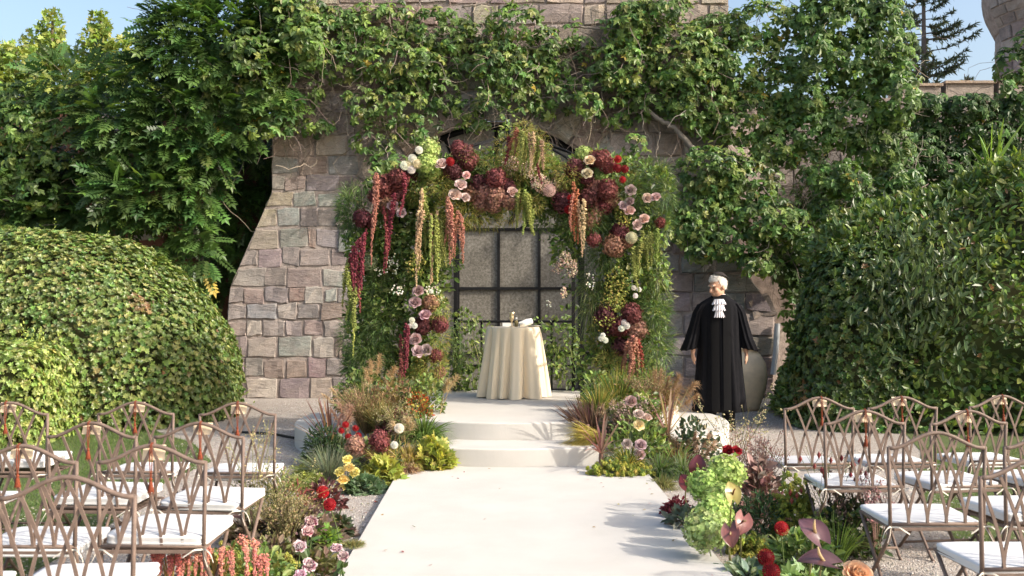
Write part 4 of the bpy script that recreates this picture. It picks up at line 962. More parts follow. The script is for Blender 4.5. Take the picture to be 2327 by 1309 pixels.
foliage('buds', [(1245, 425, 30, 20), (1225, 415, 22, 20), (1265, 405, 20, 16), (1200, 385, 20, 18), (1160, 375, 22, 20), (1300, 610, 14, 22), (1265, 610, 14, 14), (1280, 665, 9, 14), (1285, 590, 16, 20)], AY - .2, [(.62, .50, .38), (.70, .60, .46), (.52, .36, .30)], .42, .009, .12, mat='petal', name='blush_froth')
foliage('buds', [(905, 660, 20, 14), (980, 660, 22, 12), (1000, 690, 14, 20), (1340, 640, 12, 20), (1245, 690, 8, 10), (865, 618, 16, 12), (895, 600, 16, 26)], AY - .3, [(.85, .85, .70), (.75, .78, .6)], .10, .011, .12, mat='petal', name='white_buds')

def hyd(lst, Y=AY - .30):
    for (px, py, r, c) in lst:
        p = at(px, py, Y + R_.uniform(-.08, .08)); put(HYD[R_.integers(4)], 'hydrangea_head', fa, p, 1.12 * r * Y / FPX, c, off=OFF)
hyd([(875, 425, 26, BURG), (905, 407, 24, BURG), (928, 400, 20, DBURG), (898, 436, 22, DBURG), (880, 464, 22, BROWN), (822, 496, 19, DBURG), (838, 505, 14, DBURG), (1052, 350, 24, DBURG), (1068, 368, 20, BURG), (1028, 388, 20, DBURG), (1040, 335, 15, BURG),
     (1128, 405, 22, BURG), (1090, 416, 20, DBURG), (1152, 424, 18, DBURG), (1103, 440, 24, DUSTY), (1130, 446, 24, DUSTY), (1160, 456, 20, DUSTY), (1072, 440, 20, BROWN), (1122, 464, 19, DUSTY), (1095, 462, 18, DUSTY), (1145, 440, 16, BURG),
     (1306, 384, 22, DBURG), (1330, 400, 18, DBURG), (1345, 362, 18, BURG), (1352, 432, 24, DUSTY), (1380, 430, 22, BURG), (1338, 452, 22, BURG), (1385, 452, 22, DUSTY), (1352, 480, 22, DUSTY), (1280, 460, 24, DBURG), (1342, 504, 21, DUSTY), (1372, 470, 18, BURG),
     (1408, 528, 20, DBURG), (1395, 560, 24, BROWN), (1424, 550, 14, BROWN), (1500, 506, 12, BURG), (1375, 718, 24, DBURG), (1408, 742, 22, BURG), (1436, 712, 22, BURG), (1446, 748, 24, DUSTY), (1412, 788, 20, DBURG), (1390, 745, 18, DBURG),
     (978, 690, 18, BROWN), (960, 740, 20, DBURG), (1000, 738, 18, BURG), (990, 808, 15, BURG), (1000, 846, 13, DUSTY), (1366, 360, 20, BURG), (1380, 375, 18, BURG), (855, 445, 18, BURG), (975, 342, 24, GREENH), (972, 374, 22, GREENH), (985, 392, 16, GREENH), (1325, 352, 18, GREENH), (1365, 405, 16, GREENH), (838, 598, 18, (.30, .42, .20)), (1350, 545, 16, BURG)])
for (px, py, r, c) in [(892, 467, 11, MAUVE), (912, 483, 10, MAUVE), (1047, 419, 12, BLUSH), (1034, 442, 12, BLUSH), (1058, 448, 9, BLUSH), (950, 661, 11, MAUVE), (943, 687, 12, MAUVE), (966, 715, 12, MAUVE), (944, 771, 12, MAUVE), (950, 798, 12, MAUVE), (969, 795, 11, MAUVE),
    (1433, 432, 11, BLUSH), (1471, 450, 10, BLUSH), (1490, 447, 10, BLUSH), (1430, 458, 10, MAUVE), (1416, 467, 9, MAUVE), (1430, 478, 11, BLUSH), (1464, 497, 10, BLUSH), (1448, 511, 10, BLUSH), (1340, 364, 11, CREAM), (1334, 394, 11, CREAM), (1165, 436, 11, BLUSH), (1060, 398, 8, BLUSH), (1002, 372, 13, BLUSH)]:
    put(ROSE[R_.integers(2)], 'rose', fa, at(px, py, AY - .42), r * 1.15 * AY / FPX, c, off=OFF)
for (px, py, r, c) in [(1023, 367, 10, RED), (1404, 361, 9, RED), (1403, 382, 11, DRED), (1420, 384, 9, DRED), (1415, 408, 8, RED), (1298, 452, 11, RED), (1292, 476, 10, RED), (952, 341, 9, WHITE), (937, 360, 10, WHITE), (920, 376, 11, WHITE), (935, 385, 10, WHITE), (928, 372, 8, CREAM), (948, 372, 11, CREAM),
    (1412, 746, 8, WHITE), (1424, 740, 8, WHITE), (1418, 733, 7, WHITE), (1366, 769, 7, WHITE), (1376, 773, 7, WHITE), (1370, 762, 6, WHITE), (1440, 654, 6, WHITE), (1452, 658, 6, WHITE), (1444, 672, 6, WHITE), (980, 662, 5, WHITE), (936, 728, 7, WHITE), (942, 740, 7, WHITE), (932, 740, 6, WHITE), (1435, 540, 14, (.75, .66, .45)), (1248, 432, 15, (.66, .52, .40))]:
    put(DAHL[R_.integers(2)], 'dahlia', fa, at(px, py, AY - .44), r * AY / FPX, c, off=OFF)
CORAL, PEACH, LIME, MAGENTA, ORANGE = (.56, .27, .19), (.66, .48, .30), (.40, .46, .13), (.28, .06, .085), (.60, .22, .12)
for (px, y0, y1, c) in [(848, 395, 590, CORAL), (880, 470, 612, MAGENTA), (890, 440, 560, MAGENTA), (872, 470, 600, (.36, .10, .10)), (912, 392, 482, MAGENTA), (800, 560, 700, MAGENTA), (808, 545, 690, MAGENTA), (816, 540, 665, MAGENTA), (824, 530, 650, MAGENTA), (832, 520, 620, MAGENTA), (795, 575, 680, (.36, .10, .10)), (812, 560, 700, (.36, .1, .1)),
    (785, 590, 690, LIME), (800, 640, 800, LIME), (808, 650, 740, LIME), (790, 610, 720, LIME), (955, 430, 600, PEACH), (948, 480, 640, PEACH), (966, 425, 560, LIME), (986, 480, 635, PEACH), (994, 500, 632, LIME), (1000, 500, 600, LIME), (980, 490, 600, LIME), (1006, 520, 600, LIME), (1020, 450, 590, CORAL), (1024, 460, 580, CORAL), (1046, 480, 590, CORAL), (1040, 490, 560, CORAL), (1032, 470, 545, (.4, .13, .12)),
    (1180, 430, 510, LIME), (1190, 430, 525, LIME), (1200, 440, 505, LIME), (1210, 470, 530, LIME), (1228, 345, 412, MAGENTA), (1185, 300, 385, LIME), (1195, 310, 400, LIME), (1205, 300, 390, PEACH), (1215, 310, 380, LIME), (1170, 290, 350, CORAL), (1150, 310, 370, MAGENTA), (1232, 320, 380, PEACH),
    (1308, 415, 545, ORANGE), (1313, 430, 540, ORANGE), (1318, 455, 575, PEACH), (1303, 440, 520, CORAL), (1466, 525, 610, LIME), (1480, 530, 600, LIME), (1448, 560, 655, LIME), (1492, 520, 590, LIME), (1458, 540, 620, LIME), (920, 735, 850, MAGENTA), (912, 760, 880, (.3, .09, .09)), (905, 790, 880, (.3, .09, .09)), (926, 740, 830, MAGENTA),
    (1428, 770, 862, CORAL), (1436, 768, 870, CORAL), (1444, 762, 850, CORAL), (1450, 770, 858, (.5, .12, .10)), (1422, 775, 840, CORAL)]:
    for rep in range(2 if c in (LIME, CORAL, PEACH) else 1):
        p = at(px + rep * R_.normal(0, 5), y0 + rep * R_.uniform(-8, 12), AY - .48 + R_.uniform(-.06, .09)); L = (y1 - y0) * AY / FPX * (1 if not rep else R_.uniform(.55, .95)); w_ = R_.uniform(.028, .042)
        o = link('amaranth_strand', STR[R_.integers(3)], fa, tuple(p - OFF), (0, 0, R_.uniform(0, 6.28)), (w_, w_, L * 1.04 / 20), jc(c))
# ------------------------------------------------------------------ plants set on the ground round the stage and along the aisle
def base(px, Y):
    X = (px - CX) * Y / FPX; z = ground_z(X, Y); return X, Y, z
def top_h(py, Y, z): return max(.05, CH - (py - HY) * Y / FPX - z)
def start(name, label, cat, px, Y, group=None):
    X, Y, z = base(px, Y); e = empty(name, (X, Y, z)); tag(e, label, cat, group); return e, z
def tuft(label, px, Y, top, col, n=260, spread=.5, droop=.6, w=.006, name='ornamental_grass', lean=(0, 0), r0=.05, mat='straw', cat='grass tuft'):
    e, z = start(name, label, cat, px, Y); h = top_h(top, Y, z)
    n = int(n * (1.7 if Y > 8 else 1.2)); w = w * 1.15
    a = R_.uniform(0, 6.28, n); rr = R_.uniform(0, 1, n) ** .5
    P0 = np.column_stack([np.cos(a) * rr * r0, np.sin(a) * rr * r0, np.full(n, .0)]); D = np.column_stack([np.cos(a) * rr * spread + lean[0], np.sin(a) * rr * spread + lean[1], np.ones(n)])
    L = h * R_.uniform(.65, 1.12, n) * np.sqrt(1 + (rr * spread) ** 2) * (1 + droop * .35)
    V, F, c = ribbons(P0, D, L, droop * R_.uniform(.5, 1.3, n) * (.4 + rr), w * R_.uniform(.7, 1.3, n), 5, jit(pick(col, n), n, .2, .06)); V[:, 2] = np.maximum(V[:, 2], .004)
    MB().add(V, F, c).build('blades', M[mat], e); return e
def sword(label, px, Y, cpy, L, col, n=20, spread=1.0, droop=.25, w=.03, name='flax_plant', lean=(0, 0), cat='spiky plant'):
    e, z = start(name, label, cat, px, Y); h = max(.02, top_h(cpy, Y, z))
    a = np.arange(n) * 2.4 + R_.normal(0, .2, n); rr = np.linspace(.1, 1, n)
    D = np.column_stack([np.cos(a) * rr * spread + lean[0], np.sin(a) * rr * spread + lean[1], 1.15 - rr * .75])
    V, F, c = ribbons(np.tile([0, 0, h * .85], (n, 1)), D, L * R_.uniform(.75, 1.1, n), droop * R_.uniform(.3, 1.3, n) * (.3 + rr), w * R_.uniform(.7, 1.1, n), 6, jit(pick(col, n), n, .18, .05), .05, side=nrm(np.cross(D, [0, 0, 1])) * 0 + np.array([0, 0, 1.]))
    V[:, 2] = np.maximum(V[:, 2], .005); MB().add(V, F, c).build('blades', M['straw'], e)
    MB().add(*tube([(0, 0, 0), (0, 0, h * .9)], [.03, .02], 6), (.2, .12, .09)).build('stalk', M['bark'], e); return e
def plume(label, px, Y, top, col, n=6, lean=(0, 0), size=.22, name='plume_grass', spread=.35, cat='plume grass'):
    e, z = start(name, label, cat, px, Y); h = top_h(top, Y, z); st = MB(); hd = MB()
    for _ in range(n):
        d = nrm(np.array([R_.normal(0, spread) + lean[0], R_.normal(0, spread * .6) + lean[1], 1.0])); L = h * R_.uniform(.72, 1.0)
        t = np.linspace(0, 1, 8); q = d * (t * L)[:, None]; q[:, 2] -= .10 * L * t ** 3; q[:, 0] += lean[0] * .25 * L * t ** 2
        st.add(*tube(q, np.linspace(.004, .0015, 8), 4, False), jit(col, 1, .1, .04))
        k = 240; tt = R_.uniform(1 - size / max(L, .2), 1, k); P = np.stack([np.interp(tt, t, q[:, i]) for i in range(3)], 1); dd = nrm(d + R_.normal(0, .55, (k, 3)) + [lean[0] * .4, 0, .1])
        hd.add(*ribbons(P, dd, R_.uniform(.04, .10, k), R_.uniform(.2, .9, k), .0035, 3, jit(col, k, .15, .04)))
    st.build('stems', M['straw'], e); hd.build('plumes', M['straw'], e); return e
TMPL = {'leaf': (LEAF, LEAF_F), 'palm': (PALM, PALM_F), 'narrow': (LEAFN * [.7, 1, 1], LEAF_F)}
def leafy(label, px, Y, top, rx, cols, n=260, size=.07, kind='leaf', name='leafy_plant', mat='leaf', cat='plant', flat=.8, low=.0, ry=None):
    n = int(n * 1.6); e, z = start(name, label, cat, px, Y); h = top_h(top, Y, z); d = rdir(n); d[:, 2] = np.abs(d[:, 2])
    P = d * (R_.uniform(.3, 1, n) ** .5)[:, None] * np.array([rx, ry or rx * .8, h * .92]); P[:, 2] = np.maximum(P[:, 2], .02 + low * h)
    y = nrm(d * .8 + R_.normal(0, .5, (n, 3)) + [0, -.15, 0]); zz = nrm(np.array([.2, -.45, .9]) + R_.normal(0, .4, (n, 3))); T, F = TMPL[kind]
    MB().add(*scatter(T, F, P, frames(y, zz), size * R_.uniform(.55, 1.2, n), jit(pick(cols, n), n, .22, .07))).build('leaves', M[mat], e)
    s = MB()
    for p in P[:: max(1, n // 26)]: s.add(*tube([(0, 0, 0), (p[0] * .5, p[1] * .5, p[2] * .6), p], [.004, .003, .002], 4, False), (.10, .10, .05))
    s.build('stems', M['bark'], e); return e
def airy(label, px, Y, top, rx, cols, n=700, size=.006, name='airy_plant', cat='airy plant', stems=26, ribbon=True, stemc=(.16, .17, .07)):
    e, z = start(name, label, cat, px, Y); h = top_h(top, Y, z); s = MB(); hd = MB(); tips = []
    for _ in range(stems):
        d = np.array([R_.normal(0, rx * .6), R_.normal(0, rx * .5), h * R_.uniform(.6, 1)]); mid = d * [.35, .35, .55]; s.add(*tube([(0, 0, 0), mid, d], [.003, .0025, .0015], 4, False), jit(stemc, 1, .2, .05))
        for _ in range(4):
            b = mid + (d - mid) * R_.uniform(.1, .9); q = b + R_.normal(0, 1, 3) * [rx * .22, rx * .2, h * .10] + [0, 0, h * .07]; s.add(*tube([b, q], [.0018, .001], 3, False), jit(stemc, 1, .2, .05)); tips.append((b, q))
    b = np.array([t[0] for t in tips]); q = np.array([t[1] for t in tips]); i = R_.integers(0, len(b), n); u = R_.uniform(.2, 1, (n, 1)); P = b[i] * (1 - u) + q[i] * u + R_.normal(0, .012, (n, 3))
    T = np.array([[1, 0, 0], [-1, 0, 0], [0, 1, 0], [0, -1, 0], [0, 0, 1.6], [0, 0, -1.6]]); F = [np.array([[0, 2, 4], [2, 1, 4], [1, 3, 4], [3, 0, 4], [2, 0, 5], [1, 2, 5], [3, 1, 5], [0, 3, 5]])]
    hd.add(*scatter(T, F, P, frames(rdir(n), rdir(n)), size * R_.uniform(.5, 1.2, n), jit(pick(cols, n), n, .2, .05)))
    s.build('stems', M['straw'], e)
    if n <= 60:
        me = make_mesh('flower_head', T * [1, 1, 1.2], F, np.ones((6, 3)), M['petal'])
        for p in P: link('flower_head', me, e, tuple(p), (0, 0, 0), (size * .8,) * 3, jit(pick(cols, 1), 1, .2, .05)[0])
    else: hd.build('seed_heads', M['petal'], e)['kind'] = 'stuff'
    return e
def hops(label, px, Y, top, rx, cols, n=220, size=.016, name='hop_vine', ry=None, low=0.):
    e, z = start(name, label, 'hop vine', px, Y); h = top_h(top, Y, z); d = rdir(n); d[:, 2] = np.abs(d[:, 2]); P = d * R_.uniform(.55, 1, (n, 1)) * [rx, ry or rx * .7, h * .95] + R_.normal(0, .012, (n, 3)); P[:, 2] = np.maximum(P[:, 2], .015)
    V = []; F = []     # a small cone of overlapping bracts
    for j, (r_, z_) in enumerate([(.6, .5), (1.0, 0), (.75, -.7)]):
        for k in range(5):
            a = 6.283 * (k + .5 * j) / 5; b = len(V); ca, sa = math.cos(a), math.sin(a); V += [[0, 0, z_ + .5], [ca * r_ * .8 - sa * .5, sa * r_ * .8 + ca * .5, z_], [ca * r_, sa * r_, z_ - .6], [ca * r_ * .8 + sa * .5, sa * r_ * .8 - ca * .5, z_]]; F.append([b, b + 1, b + 2, b + 3])
    zz = nrm(R_.normal(0, .35, (n, 3)) + [0, 0, 1]); m = MB(); m.add(*scatter(np.array(V), [np.array(F)], P, frames(nrm(np.cross(zz, rdir(n))), zz), size * R_.uniform(.7, 1.3, n), jit(pick(cols, n), n, .2, .06))); m.build('cones', M['petal'], e)
    k = n // 4; i = R_.integers(0, n, k); y = nrm(d[i] + R_.normal(0, .5, (k, 3))); MB().add(*scatter(PALM, PALM_F, P[i] * .9, frames(y, nrm(np.array([0, -.5, 1]) + R_.normal(0, .4, (k, 3)))), .06 * R_.uniform(.6, 1.2, k), jit((.14, .20, .05), k, .2, .06))).build('leaves', M['leaf'], e); return e
def bloom(name, label, me, px, py, Y, r, col, group=None, cat=None, face=(0.05, -.8, .7), leaf=True, lean=None):
    """a cut flower: bloom on its stem standing in the arrangement"""
    if Y < 2: Y = (CH - Y) * FPX / (py - HY)        # a value below 2 is a height over the ground
    p = at(px, py, Y); z = ground_z(p[0], Y); rp = r * Y / FPX; e = empty(name, (p[0], Y, z)); tag(e, label, cat or name.replace('_', ' '), group)
    hgt = max(p[2] - z, rp * .5); put(me[R_.integers(len(me))], 'bloom', e, np.array([0, 0, hgt]), rp, col, face)
    sx = R_.normal(0, .03); MB().add(*tube([(sx, .04, 0), (sx * .4, .05, hgt * .6), (0, .02, max(.01, hgt - rp * .5))], .0035, 5, False), (.13, .19, .06)).build('stem', M['leaf'], e)
    if leaf:
        k = 5; P = np.array([[sx * .4, .05, hgt * .6]]) * R_.uniform(.4, 1.1, (k, 1)); y = nrm(R_.normal(0, 1, (k, 3)) + [0, -.3, .2]); MB().add(*scatter(LEAF, LEAF_F, P, frames(y, nrm(np.array([0, -.4, 1]) + R_.normal(0, .4, (k, 3)))), .07 * R_.uniform(.7, 1.2, k), jit((.07, .12, .035), k, .2, .08))).build('leaves', M['leaf'], e)
    return e
def spathe_mesh():
    V = []; nu, nv = 8, 10
    for j in range(nv + 1):
        v = j / nv; w = .47 * math.sin(math.pi * min(1, (v * .93 + .07))) ** .7 * (1.25 - .55 * v)
        for i in range(nu + 1):
            u = 2 * i / nu - 1; notch = -.22 * (1 - v) ** 3 * abs(u) ** 1.2 * 1.6
            V.append([u * w, (v - .28) + notch, .20 * u * u * w + .10 * math.sin(v * 3.1) - .22 * v * v + .02 * math.sin(u * 14) * v])
    F = [[j * (nu + 1) + i, j * (nu + 1) + i + 1, (j + 1) * (nu + 1) + i + 1, (j + 1) * (nu + 1) + i] for j in range(nv) for i in range(nu)]
    u = np.tile(np.abs(np.linspace(-1, 1, nu + 1)), nv + 1); col = np.ones((len(V), 3)) * (.75 + .25 * np.sin(u * 9) ** 2)[:, None] * .95
    return make_mesh('spathe', V, [np.array(F)], col, M['spathe'], True)
SPA = spathe_mesh()
SPX = MB().add(*tube([(0, -.05, .02), (0, .12, .22), (0, .22, .46)], [.055, .05, .025], 8)).mesh('spadix', M['petal'], True)
def anthurium(label, px, py, Y, sz, col, spad, face, roll=0.):
    if Y < 2: Y = (CH - Y) * FPX / (py - HY)
    p = at(px, py, Y); z = ground_z(p[0], Y); e = empty('anthurium', (p[0], Y, z)); tag(e, label, 'anthurium', 'anthuriums in the aisle flowers'); h = max(.05, p[2] - z); s = sz * Y / FPX
    q = Vector(face).normalized().to_track_quat('Z', 'Y') @ Matrix.Rotation(roll, 3, 'Z').to_quaternion()
    for me, nm, c in ((SPA, 'spathe', col), (SPX, 'spadix', spad)):
        o = link(nm, me, e, (0, 0, h), (0, 0, 0), (s, s, s), c); o.rotation_euler = q.to_euler()
    MB().add(*tube([(R_.normal(0, .03), .05, 0), (0, .05, h * .6), (0, .015, h - .01)], .005, 6, False), (.22, .20, .07)).build('stem', M['leaf'], e)

STRAW, TAN, BRONZE, GOLD, FGREEN, FBLUE = [(.46, .35, .19), (.52, .40, .24)], [(.40, .28, .17), (.46, .34, .22)], [(.20, .11, .07), (.26, .15, .09), (.15, .10, .05)], [(.42, .36, .08), (.34, .32, .08), (.48, .38, .12)], [(.12, .20, .045), (.16, .25, .06), (.09, .15, .04)], [(.16, .20, .13), (.20, .23, .15)]
CHART = [(.36, .38, .06), (.42, .40, .08), (.28, .33, .06)]; WINE = [(.15, .045, .05), (.20, .07, .07), (.10, .04, .045)]; DRY = [(.17, .115, .085), (.22, .155, .11), (.12, .085, .065), (.14, .13, .06)]
# --- left of the steps
plume('tall arching buff plume grass at the foot of the left flower pillar', 850, 10.5, 790, (.50, .36, .21), 7, (.10, 0), .26)
plume('feathery beige plumes in the middle of the left stage planting', 885, 10.0, 880, (.54, .40, .25), 7, (.12, 0), .22)
plume('single drooping plume reaching over the stage from the left pillar', 1000, 10.2, 838, (.46, .36, .20), 2, (.32, 0), .18)
tuft('bronze and straw grass behind the red zinnias left of the stage', 835, 10.0, 855, BRONZE + STRAW, 240, .55, .3, .005)
tuft('fine olive grass at the centre of the left stage planting', 870, 9.75, 900, [(.22, .22, .07), (.30, .24, .09), (.16, .16, .05)], 380, .5, .3, .0045)
sword('burgundy flax blades fanning out at the far left of the stage planting', 752, 9.55, 1010, .55, [(.16, .07, .07), (.24, .13, .10), (.36, .25, .13)], 26, .9, .1, .022, lean=(-.25, 0))
tuft('bright green fountain grass beside the left end of the steps', 962, 9.30, 925, FGREEN, 420, .85, .75, .006)
tuft('golden grass drooping over the carpet at the left of the steps', 930, 8.85, 990, GOLD + STRAW, 380, .7, .7, .0055)
tuft('tan dried grass trailing onto the carpet by the chartreuse leaves', 925, 8.62, 1045, TAN + BRONZE, 200, .9, 1.0, .006)
leafy('chartreuse lobed leaves against the left side of the lower step', 985, 8.85, 990, .17, CHART, 200, .085, 'palm', 'coral_bells')
leafy('chartreuse lobed leaves behind the blue-green clump beside the carpet', 868, 8.35, 1035, .17, CHART, 170, .085, 'palm', 'coral_bells')
leafy('blue-green scalloped foliage at the carpet edge left of the steps', 822, 8.05, 1082, .19, [(.10, .17, .085), (.14, .21, .11), (.08, .13, .06)], 260, .06, 'palm', 'geranium_foliage')
leafy('dark feathery foliage over the rim of the round stage on the left', 735, 9.35, 955, .20, [(.035, .075, .03), (.05, .09, .035)], 420, .07, 'narrow', 'fern')
leafy('orange-red spray of berries and leaves below the left flower pillar', 952, 9.8, 885, .14, [(.42, .10, .03), (.34, .08, .03), (.36, .30, .05), (.10, .16, .04)], 260, .045, 'leaf', 'berry_spray', 'petal')
leafy('dusty plum foliage filling the middle of the left stage planting', 900, 9.55, 930, .2, WINE + [(.12, .10, .05)], 260, .06, 'leaf', 'smoke_bush')
leafy('mixed green foliage at the base of the left flower pillar', 850, 10.3, 870, .38, AG, 420, .07, 'leaf')
leafy('low green filler foliage among the left stage flowers', 850, 9.25, 985, .36, AG + [(.12, .14, .04)], 420, .06, 'leaf')
tuft('domed gold-green sedge at the left foot of the round stage', 705, 8.75, 1035, [(.30, .32, .08), (.22, .28, .07)], 420, .95, .7, .004, lean=(-.1, 0))
tuft('blue fescue tuft beside the yellow carnations', 748, 8.55, 1005, FBLUE, 360, .8, .35, .004)
leafy('olive lobed leaves at the gravel edge left of the yellow carnations', 700, 8.15, 1078, .17, [(.28, .30, .06), (.20, .24, .06)], 190, .055, 'palm', 'coral_bells')
for i, (px, py, lab) in enumerate([(785, 965, 'uppermost'), (776, 978, 'leftmost'), (808, 973, 'middle'), (814, 990, 'rightmost'), (792, 992, 'lowest')]):
    bloom('zinnia', f'small bright red zinnia, {lab} of the five left of the stage', DAHL, px, py, 9.0, 8, RED, 'red zinnias by the stage')
for px, py, r, lab in [(808, 1015, 23, 'dusty rose hydrangea low in the left stage planting'), (862, 1002, 23, 'plum hydrangea beside the white pompon dahlia')]: bloom('hydrangea', lab, HYD, px, py, 8.72, r * 1.1, DUSTY if px < 830 else BURG, 'hydrangeas in the stage planting')
bloom('pompon_dahlia', 'white pompon dahlia standing highest in the left stage planting', DAHL, 907, 973, 8.7, 12, WHITE, 'white pompon dahlias')
bloom('pompon_dahlia', 'white pompon dahlia half sunk in golden grass', DAHL, 896, 1011, 8.6, 9, WHITE, 'white pompon dahlias')
for px, py, lab in [(789, 1044, 'topmost'), (793, 1063, 'second from the top'), (772, 1072, 'leftmost'), (806, 1074, 'rightmost'), (780, 1090, 'largest'), (776, 1106, 'lowest')]:
    bloom('carnation', f'pale yellow carnation, {lab} of the six beside the carpet', [ROSE[0]] and CARN, px, py, 7.95, 12, (.86, .78, .30), 'yellow carnations')
leafy('olive and rust foliage heaped under the left flower pillar', 900, 10.1, 850, .33, [(.14, .16, .05), (.2, .17, .06), (.24, .13, .07), (.09, .13, .04)], 420, .065, 'leaf')
airy('fine russet haze over the middle of the left stage planting', 830, 9.8, 880, .26, [(.34, .20, .13), (.30, .28, .11)], 900, .006, stems=40, stemc=(.26, .2, .1))
airy('pale olive haze above the green fountain grass on the left', 905, 9.5, 915, .24, [(.36, .33, .14), (.42, .36, .2)], 900, .006, stems=40, stemc=(.24, .23, .1))
tuft('green blades hanging over the left rim of the round stage', 770, 9.5, 975, FGREEN + BRONZE[:1], 260, .8, .6, .006)
leafy('grey-green filler foliage behind the red zinnias', 780, 9.45, 985, .26, [(.10, .14, .06), (.14, .17, .08)], 300, .06, 'leaf')
leafy('light green foliage joining the left flower pillar to the plants below', 820, 10.55, 830, .30, AG + G_LIT, 420, .06, 'leaf')
leafy('olive foliage joining the left flower pillar to the stage floor', 965, 10.35, 840, .22, AG + [(.22, .22, .08)], 320, .055, 'leaf')
plume('pale arching plumes beside the tall buff plume grass', 815, 10.2, 835, (.56, .43, .28), 6, (-.12, 0), .24)
plume('rosy beige plumes leaning over the red zinnias', 790, 9.6, 905, (.50, .34, .26), 6, (-.15, 0), .22)
plume('short straw plumes above the golden grass left of the steps', 920, 9.2, 945, (.56, .44, .27), 5, (.1, 0), .18)
tuft('rust-tipped grass between the dusty rose hydrangea and the golden grass', 880, 9.0, 975, BRONZE + GOLD, 260, .6, .5, .005)
# --- right of the steps
plume('soft beige plumes behind the pink flax by the steps', 1400, 9.6, 900, (.54, .42, .28), 6, (-.08, 0), .2)
plume('rosy plumes at the right rim of the round stage', 1585, 9.2, 975, (.50, .36, .27), 6, (.22, 0), .2)
tuft('gold-tipped grass in front of the right stage roses', 1425, 8.75, 1000, GOLD + FGREEN, 220, .7, .6, .005)
leafy('light green foliage joining the right flower pillar to the stage floor', 1360, 10.4, 835, .22, AG + G_LIT, 320, .055, 'leaf')
leafy('silver-green foliage joining the right flower pillar to the brown grass', 1480, 10.6, 800, .30, AG + [(.18, .22, .12)], 420, .06, 'narrow')
leafy('olive foliage heaped behind the right stage roses', 1440, 9.6, 905, .34, [(.13, .16, .05), (.18, .19, .06), (.09, .13, .04)], 420, .065, 'leaf')
airy('russet haze between the right flower pillar and the brown grass', 1450, 10.0, 850, .26, [(.36, .24, .16), (.32, .28, .13)], 800, .006, stems=36, stemc=(.26, .2, .1))
tuft('mixed green and rust grass before the right rim of the round stage', 1535, 9.0, 985, FGREEN + BRONZE, 300, .8, .7, .006)
sword('bronze-pink flax rosette at the right end of the steps', 1366, 8.80, 1025, .42, [(.34, .20, .17), (.26, .13, .12), (.40, .27, .20)], 24, 1.1, .35, .026)
hops('chartreuse hop cones heaped on the carpet corner right of the steps', 1405, 8.55, 1046, .30, [(.36, .38, .07), (.44, .42, .10), (.28, .33, .06)], 260, .017, ry=.16)
tuft('yellow fine grass sweeping left over the steps', 1362, 9.25, 925, GOLD, 420, .35, .9, .004, lean=(-.75, -.1), r0=.07)
tuft('gold and green grass under the right flower pillar', 1360, 9.9, 862, GOLD + FGREEN, 320, .55, .5, .005)
tuft('upright green grass under the right flower pillar', 1405, 10.1, 825, FGREEN + GOLD[:1], 300, .4, .4, .005)
tuft('dark burgundy grass leaning over the upper step from the right', 1340, 9.6, 895, [(.09, .045, .045), (.14, .09, .06)], 120, .5, .3, .008, lean=(-.3, 0))
sword('thin dark flax blades jutting left across the steps', 1335, 9.35, 960, .42, [(.14, .08, .075), (.2, .13, .1)], 10, .6, .12, .012, lean=(-.9, -.1))
tuft('brown drooping grass beside the robed man', 1492, 10.4, 815, [(.26, .17, .09), (.34, .24, .13), (.2, .15, .07)], 420, .55, .85, .005)
plume('dark buff plumes drooping right of the flower pillar', 1498, 10.2, 822, (.34, .23, .14), 9, (.05, 0), .2)
plume('beige plumes low on the right stage planting', 1500, 9.5, 960, (.54, .40, .26), 5, (-.12, 0), .18)
plume('beige plumes leaning right toward the round stage rim', 1545, 9.3, 968, (.54, .40, .26), 7, (.28, 0), .2)
sword('striped pink flax with tall blades in the right stage planting', 1518, 9.35, 975, .50, [(.40, .24, .20), (.46, .36, .22), (.28, .15, .13)], 20, .7, .15, .022)
tuft('green fountain grass in front of the right flax', 1500, 8.75, 1010, FGREEN + FBLUE, 360, .9, .8, .005)
tuft('blue-green grass at the right edge of the carpet end', 1555, 8.7, 1015, FGREEN + FBLUE, 360, .9, .8, .005)
tuft('olive wiry grass behind the dark red anthurium', 1505, 8.2, 1072, [(.24, .23, .10), (.18, .2, .07)], 300, .9, .8, .004)
leafy('dark sage foliage at the rim of the round stage on the right', 1575, 9.3, 945, .26, [(.06, .10, .06), (.045, .075, .045)], 240, .07, 'leaf')
leafy('fresh green lobed foliage in the right stage planting', 1455, 9.7, 885, .20, G_LIT, 220, .075, 'palm')
leafy('mixed green foliage at the base of the right flower pillar', 1420, 10.2, 855, .40, AG, 420, .07, 'leaf')
leafy('dark green filler foliage among the right stage roses', 1445, 9.15, 930, .36, AG, 520, .065, 'leaf')
leafy('brown smoke bush foliage behind the right stage roses', 1420, 9.4, 935, .17, DRY, 260, .045, 'leaf', 'smoke_bush')
airy('mauve frothy filler flowers above the right stage roses', 1435, 9.5, 900, .2, [(.42, .28, .25), (.5, .38, .32)], 500, .008)
for px, py, r, c, lab in [(1452, 941, 12, BLUSH, 'blush rose highest of the right stage group'), (1470, 948, 11, BLUSH, 'blush rose turned aside next to the highest right stage rose'), (1452, 966, 12, CREAM, 'cream rose below the two highest right stage roses'), (1425, 1009, 11, MAUVE, 'mauve rose at the left of the low trio right of the steps'), (1456, 1011, 13, MAUVE, 'mauve rose at the right of the low trio right of the steps'), (1454, 1033, 12, MAUVE, 'mauve rose lowest of the trio right of the steps'), (1434, 912, 13, (.5, .36, .34), 'faded mauve rose under the gold grass')]:
    bloom('rose', lab, ROSE, px, py, 8.72, r * 1.08, c, 'roses in the right stage planting')
